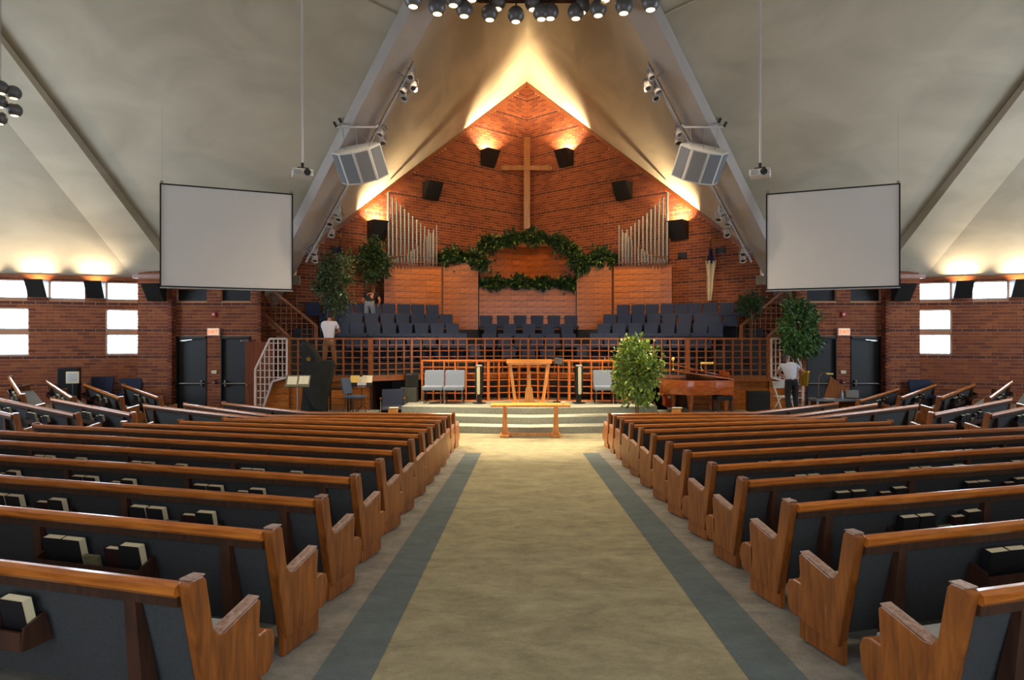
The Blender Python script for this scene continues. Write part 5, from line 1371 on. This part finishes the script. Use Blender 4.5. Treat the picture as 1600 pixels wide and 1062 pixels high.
# exit signs, alarms, switches
def text_mesh(txt, size, mat, name='lettering'):
    cu = bpy.data.curves.new(name, 'FONT'); cu.body = txt; cu.size = size; cu.extrude = .003; cu.align_x = 'CENTER'; cu.align_y = 'CENTER'
    o = bpy.data.objects.new(name, cu); me = bpy.data.meshes.new_from_object(o); bpy.data.objects.remove(o); me.materials.clear(); me.materials.append(mat); return me
for s in (-1, 1):
    nm = sideword(s)
    t = thing('exit_sign', 'lit red exit sign between the %s pair of doors' % nm, 'exit sign', (s * 9.74, 19.39, 2.66))
    MB().box(-.19, .19, -.03, .04, -.12, .12).build('housing', WHITEP, t, bevel=.006)
    MB().box(-.165, .165, -.036, -.03, -.09, .10).build('face', EXITW, t)
    e = link('lettering', text_mesh('EXIT', .17, EXITR), t); e.rotation_euler = (R(90), 0, 0); e.location = (0, -.045, 0); e.scale = (.9, 1.0, 1)
    t = thing('fire_alarm', 'small red fire alarm above the %s exit sign' % nm, 'alarm', (s * 9.74, 19.41, 3.2))
    MB().box(-.06, .06, -.03, .02, -.08, .08).build('body', REDP, t, bevel=.008); MB().box(-.035, .035, -.045, -.03, -.02, .03).build('strobe', WHITEP, t)
    t = thing('light_switch', 'beige switch plate between the %s pair of doors' % nm, 'switch', (s * 9.74, 19.42, 1.42))
    MB().box(-.08, .08, -.012, .02, -.05, .05).build('plate', PAPER, t, bevel=.003)
    for x in (-.04, .04): MB().box(x - .008, x + .008, -.02, -.012, -.015, .015).build('toggle', WHITEP, t)
    t = thing('pull_station', 'red fire pull station below the switch plate, %s doors' % nm, 'alarm', (s * 9.74, 19.42, 1.12))
    MB().box(-.05, .05, -.03, .02, -.06, .06).build('body', plain('dull_red', (120, 36, 30), .5) if s < 0 else MATS['dull_red'], t, bevel=.004); MB().box(-.03, .03, -.04, -.03, -.03, -.015).build('handle', WHITEP, t)
# flags
def flag(label, loc, bands, h=1.9, lean=.0):
    t = thing('flag', label, 'flag', loc)
    MB().tube([(0, 0, 0), (lean, 0, h)], .016, 8).build('pole', OAK_DARK, t)
    MB().lathe([(.03, 0), (.012, .03), (.05, .07), (.03, .11), (.005, .16)], 10, Matrix.Translation((lean, 0, h))).build('finial', GOLD, t, True)
    MB().lathe([(.14, 0), (.14, .03), (.03, .06)], 14).build('base', BLACK, t)
    for (z0, z1, w0, w1, m, dx) in bands:
        vs = []; fs = []; N = 9
        for j in range(7):
            q = j / 6; z = z0 + (z1 - z0) * q; wq = w0 + (w1 - w0) * q
            for i in range(N):
                u = i / (N - 1) - .5; vs.append((dx * (1 - q) + lean * .9 + u * wq * (1 + .12 * math.sin(j * 1.3)), -.03 - .022 * math.cos(i * 1.5 + j * .3), z))
        for j in range(6):
            for i in range(N - 1): a = j * N + i; fs.append((a, a + 1, a + N + 1, a + N))
        MB().add(vs, fs).build('cloth', m, t, True)
    return t
flag('cream flag with dark blue canton hanging right of the organ pipes', (6.1, 21.15, 2.78), [(.95, 2.3, .12, .34, FLAGW, -.06), (2.2, 2.7, .26, .1, FLAGB, 0)], h=2.95, lean=.06)
flag('striped red and white flag with blue canton behind the held ficus', (-6.25, 20.9, 2.78), [(1.6, 2.0, .24, .22, FLAGR, 0), (1.9, 2.15, .2, .2, FLAGW, .02), (2.1, 2.75, .22, .1, FLAGB, 0)], h=3.0, lean=-.02)
# chairs and box by the window walls
for (s, x, y, lab, nmx) in ((-1, -12.05, 18.9, 'navy chair against the left window wall, nearest the pier', 0), (-1, -12.75, 18.65, 'navy chair against the left window wall, beside the beige box', 0), (1, 11.75, 18.75, 'dark navy chair against the right window wall', 0)):
    t = chair_proto(lab, NAVY, 'navy chairs along the window walls', wd=.58, name='wall_chair'); t.location = (x, y, fz(x, y)); t.rotation_euler = (0, 0, R(-20) * s * -1 if False else (R(-20) if s > 0 else R(20)))
    t.scale = (1.05, 1, 1.12)
t = gearbox('black_speaker_box', 'black box cabinet with a beige panel against the left wall', 'cabinet', (-13.45, 18.35, fz(-13.45, 18.35)), (.5, .35, 1.2), BLACK, R(-20) * -1, face=BLACKC)
t = thing('beige_panel', 'beige square panel leaning on the black cabinet at the left wall', 'panel', (-13.1, 18.0, fz(-13.1, 18.0) + .8), R(20)); MB().box(-.16, .16, -.04, .0, 0, .34).build('panel', PAPER, t, bevel=.01); MB().box(-.11, .11, -.045, -.04, .05, .29).build('inset', WHITEP, t); MB().bar((0, -.02, 0), (0, -.02, -.78), .02, .02).build('stand', STEEL, t)

# ------------------------------------------------------------------ people
def skinned(name, pts, edges, mat, parent, root=0, sub=2):
    """pts: list of (x,y,z,rx,ry)"""
    me = bpy.data.meshes.new(name); me.from_pydata([p[:3] for p in pts], edges, [])
    o = link(name, me, parent)
    me.skin_vertices.new() if hasattr(me.skin_vertices, 'new') and not me.skin_vertices else None
    md = o.modifiers.new('Skin', 'SKIN'); md.use_smooth_shade = True
    sk = me.skin_vertices[0].data if me.skin_vertices else None
    if sk:
        for i, p in enumerate(pts):
            sk[i].radius = (p[3], p[4]); sk[i].use_root = (i == root)
    ms = o.modifiers.new('Sub', 'SUBSURF'); ms.levels = sub; ms.render_levels = sub
    me.materials.append(mat)
    return o
def chain(pts): return [(i, i + 1) for i in range(len(pts) - 1)]
def person(label, loc, rz, J, mats, hair_long=False, sleeve=True, coll=None, bodyname='body'):
    """J joints dict in local coordinates, facing -y"""
    t = thing('person', label, 'person', loc, rz)
    pts = []; edges = []; idx = {}
    def P(k, p, rx, ry=None): idx[k] = len(pts); pts.append((p[0], p[1], p[2], rx, ry or rx))
    def E(a, b): edges.append((idx[a], idx[b]))
    def mid(a, b, q=.5): return tuple(a[i] + (b[i] - a[i]) * q for i in range(3))
    P('pel', J['pel'], .145, .11); P('waist', J['waist'], .13, .10); P('chest', J['chest'], .155, .115); P('neck0', J['neck'], .075, .07); P('neck1', mid(J['neck'], J['head'], .45), .052)
    P('head0', mid(J['neck'], J['head'], .7), .07, .078); P('head', J['head'], .078, .095); P('crown', J['crown'], .06, .07)
    for a, b in (('pel', 'waist'), ('waist', 'chest'), ('chest', 'neck0'), ('neck0', 'neck1'), ('neck1', 'head0'), ('head0', 'head'), ('head', 'crown')): E(a, b)
    for s in ('L', 'R'):
        P('sh' + s, J['sh' + s], .062); P('el' + s, J['el' + s], .043); P('wr' + s, J['wr' + s], .028)
        E('chest', 'sh' + s); E('sh' + s, 'el' + s); E('el' + s, 'wr' + s)
        P('hip' + s, J['hip' + s], .095); P('kn' + s, J['kn' + s], .06); P('cf' + s, mid(J['kn' + s], J['an' + s], .3), .058); P('an' + s, J['an' + s], .038); P('toe' + s, J['toe' + s], .035, .028)
        E('pel', 'hip' + s); E('hip' + s, 'kn' + s); E('kn' + s, 'cf' + s); E('cf' + s, 'an' + s); E('an' + s, 'toe' + s)
        # palm and five fingers continue the arm
        wr = Vector(J['wr' + s]); d = (wr - Vector(J['el' + s])).normalized(); sd = d.cross(Vector((0, 0, 1)));
        if sd.length < .1: sd = Vector((1, 0, 0))
        sd.normalize(); nn = sd.cross(d).normalized()
        P('pm' + s, wr + d * .05, .032, .018); E('wr' + s, 'pm' + s)
        for f, (o_, l_) in enumerate(((-.032, .07), (-.011, .08), (.011, .085), (.032, .075))):
            b0 = wr + d * .08 + sd * o_
            P('f%d%s' % (f, s), b0, .0095); P('g%d%s' % (f, s), b0 + d * l_ * .5 - nn * .015, .009); P('h%d%s' % (f, s), b0 + d * l_ * .8 - nn * .045, .008)
            E('pm' + s, 'f%d%s' % (f, s)); E('f%d%s' % (f, s), 'g%d%s' % (f, s)); E('g%d%s' % (f, s), 'h%d%s' % (f, s))
        b0 = wr + d * .035 + sd * .035
        P('t0' + s, b0, .012); P('t1' + s, b0 + d * .03 + sd * .03 - nn * .02, .010); E('pm' + s, 't0' + s); E('t0' + s, 't1' + s)
    skinned(bodyname, pts, edges, SKIN, t, idx['pel'])
    # shirt
    ps = []; es = []; id2 = {}
    def P2(k, p, rx, ry=None): id2[k] = len(ps); ps.append((p[0], p[1], p[2], rx, ry or rx))
    hem = mid(J['pel'], J['waist'], -.15 if not mats.get('crop') else .2)
    P2('hem', hem, .175, .135); P2('waist', J['waist'], .155, .125); P2('chest', J['chest'], .178, .135); P2('neck', mid(J['chest'], J['neck'], .85), .115, .10)
    es += [(0, 1), (1, 2), (2, 3)]
    for s in ('L', 'R'):
        P2('sh' + s, J['sh' + s], .078); P2('sl' + s, mid(J['sh' + s], J['el' + s], .62 if sleeve else .9), .066)
        es += [(id2['chest'], id2['sh' + s]), (id2['sh' + s], id2['sl' + s])]
    skinned('shirt', ps, es, mats['shirt'], t, 1)
    ps = []; es = []; id2 = {}
    P2('pel', J['pel'], .162, .128); P2('w', mid(J['pel'], J['waist'], .5), .148, .118); es.append((0, 1))
    for s in ('L', 'R'):
        P2('hip' + s, J['hip' + s], .112); P2('kn' + s, J['kn' + s], .078); P2('cf' + s, mid(J['kn' + s], J['an' + s], .4), .072); P2('an' + s, mid(J['kn' + s], J['an' + s], .9), .062)
        es += [(0, id2['hip' + s]), (id2['hip' + s], id2['kn' + s]), (id2['kn' + s], id2['cf' + s]), (id2['cf' + s], id2['an' + s])]
    skinned('trousers', ps, es, mats['trousers'], t, 0)
    for s in ('L', 'R'):
        a = Vector(J['an' + s]); b = Vector(J['toe' + s])
        skinned('shoe', [(a.x, a.y, a.z, .048, .045), (a.x, a.y, a.z - .045, .045, .04), ((a.x + b.x) / 2, (a.y + b.y) / 2, b.z + .01, .045, .035), (b.x, b.y, b.z, .045, .028)], [(0, 1), (1, 2), (2, 3)], BLACK, t, 0)
    # hair, ears and face
    h = Vector(J['head']); c = Vector(J['crown']); up = (c - h).normalized(); fwd = Vector(J.get('face', (0, -1, 0))).normalized(); sd = up.cross(fwd).normalized()
    hm = MB(); hm.sphere((0, 0, 0), 1, 16, 10)
    Mh = Matrix(((sd.x, fwd.x, up.x, 0), (sd.y, fwd.y, up.y, 0), (sd.z, fwd.z, up.z, 0), (0, 0, 0, 1)))
    hm2 = MB()
    for v in hm.v:
        v = Vector(v); q = Vector((v.x * .092, v.y * .105 - .022, v.z * .11 + .045))
        if v.y > .25 and v.z < .45: q.y = min(q.y, .055)
        hm2.v.append(tuple(h + Mh.to_3x3() @ q))
    hm2.f = hm.f; hm2.build('hair', HAIR, t, True)
    if hair_long: skinned('ponytail', [tuple(h - fwd * .09 + up * .03) + (.05, .05), tuple(h - fwd * .13 - Vector((0, 0, .12))) + (.055, .05), tuple(h - fwd * .11 - Vector((0, 0, .30))) + (.035, .03)], [(0, 1), (1, 2)], HAIR, t, 0)
    for s_ in (-1, 1):
        e = h + sd * s_ * .088; MB().sphere(tuple(e), .025, 8, 6, (.5, .8, 1.2)).build('ear', SKIN, t, True)
        e = h + sd * s_ * .032 + fwd * .088 + up * .01; MB().sphere(tuple(e), .012, 8, 6).build('eye', BLACK, t, True)
    e = h + fwd * .105 - up * .02; MB().sphere(tuple(e), .018, 8, 6, (.8, 1, 1.3)).build('nose', SKIN, t, True)
    e = h + fwd * .092 - up * .055; MB().sphere(tuple(e), .024, 8, 4, (1, .5, .3)).build('mouth', plain('lips', (150, 70, 62), .5) if 'lips' not in MATS else MATS['lips'], t, True)
    return t
# man in white shirt seen from behind (faces +y), holding the ficus
J = dict(pel=(0, 0, .92), waist=(0, .02, 1.10), chest=(0, .03, 1.32), neck=(0, .04, 1.48), head=(.0, .10, 1.62), crown=(.0, .10, 1.69), face=(0, 1, -.1),
         shL=(-.19, .03, 1.41), elL=(-.24, .22, 1.18), wrL=(-.06, .36, 1.28), shR=(.19, .03, 1.41), elR=(.27, .16, 1.15), wrR=(.10, .36, 1.14),
         hipL=(-.09, 0, .86), knL=(-.11, -.04, .47), anL=(-.10, -.16, .09), toeL=(-.11, .0, .04), hipR=(.09, 0, .86), knR=(.13, .08, .48), anR=(.16, .06, .08), toeR=(.17, .20, .035))
person('person in a white shirt and khaki trousers holding a ficus, back turned', (-6.02, 18.88, 1.5), 0, J, dict(shirt=TEEW, trousers=KHAKI))
# bending person behind the choir seats
J = dict(pel=(0, 0, .86), waist=(0, .10, 1.0), chest=(-.02, .30, 1.14), neck=(-.02, .44, 1.18), head=(-.02, .56, 1.16), crown=(-.02, .63, 1.15), face=(0, .4, -1),
         shL=(-.2, .32, 1.16), elL=(-.3, .3, .95), wrL=(-.2, .42, .8), shR=(.18, .34, 1.16), elR=(.27, .34, .95), wrR=(.2, .42, .8),
         hipL=(-.09, 0, .82), knL=(-.11, .08, .46), anL=(-.11, -.02, .08), toeL=(-.12, .12, .035), hipR=(.09, 0, .82), knR=(.11, .10, .46), anR=(.12, 0, .08), toeR=(.13, .14, .035))
person('person in a black top and grey jeans bending behind the choir seats', (-5.28, 20.85, 2.78), 0, J, dict(shirt=BLACKC, trousers=JEANG), sleeve=True)
# woman at the right
J = dict(pel=(0, 0, .93), waist=(-.02, .02, 1.08), chest=(-.04, .08, 1.28), neck=(-.08, .14, 1.42), head=(-.12, .20, 1.53), crown=(-.125, .22, 1.60), face=(.3, 1, -.2),
         shL=(-.24, .10, 1.35), elL=(-.26, .3, 1.12), wrL=(-.02, .45, 1.02), shR=(.14, .10, 1.35), elR=(.34, .10, 1.20), wrR=(.42, .32, 1.08),
         hipL=(-.09, 0, .87), knL=(-.10, .02, .48), anL=(-.10, -.04, .08), toeL=(-.10, .12, .035), hipR=(.09, 0, .87), knR=(.12, .03, .48), anR=(.13, 0, .08), toeR=(.14, .15, .035))
person('person in a pale grey T-shirt and black trousers carrying a potted ficus', (7.25, 17.35, .36), 0, J, dict(shirt=TEEG, trousers=DARKT), hair_long=True)

# ------------------------------------------------------------------ stage lighting from the beam tracks
for s in (-1, 1):
    for (t_, tg, pw) in ((6.6, (s * .8, 15.6, .2), 3000), (5.6, (s * 1.8, 18.3, .6), 1900), (4.8, (0, 18.6, 1), 1300), (3.6, (s * 2.6, 19.3, 1.0), 1200), (4.2, (-s * .6, 14.8, 0), 3000), (6.9, (s * 3.2, 17.0, 1.0), 700), (3.4, (s * 2.4, 23.5, 5.0), 1500), (3.9, (s * 4.2, 22.5, 6.0), 1100), (3.0, (s * 1.0, 25.5, 8.5), 1300), (5.0, (s * 5.5, 21.0, 3.6), 600)):
        p = beam_pt(s, t_, -1.0, -.62)
        spot('stage_lamp', tuple(p), tg, pw, (1.0, .66, .34) if tg[1] > 20 else WARM2, 42, .9, .08)
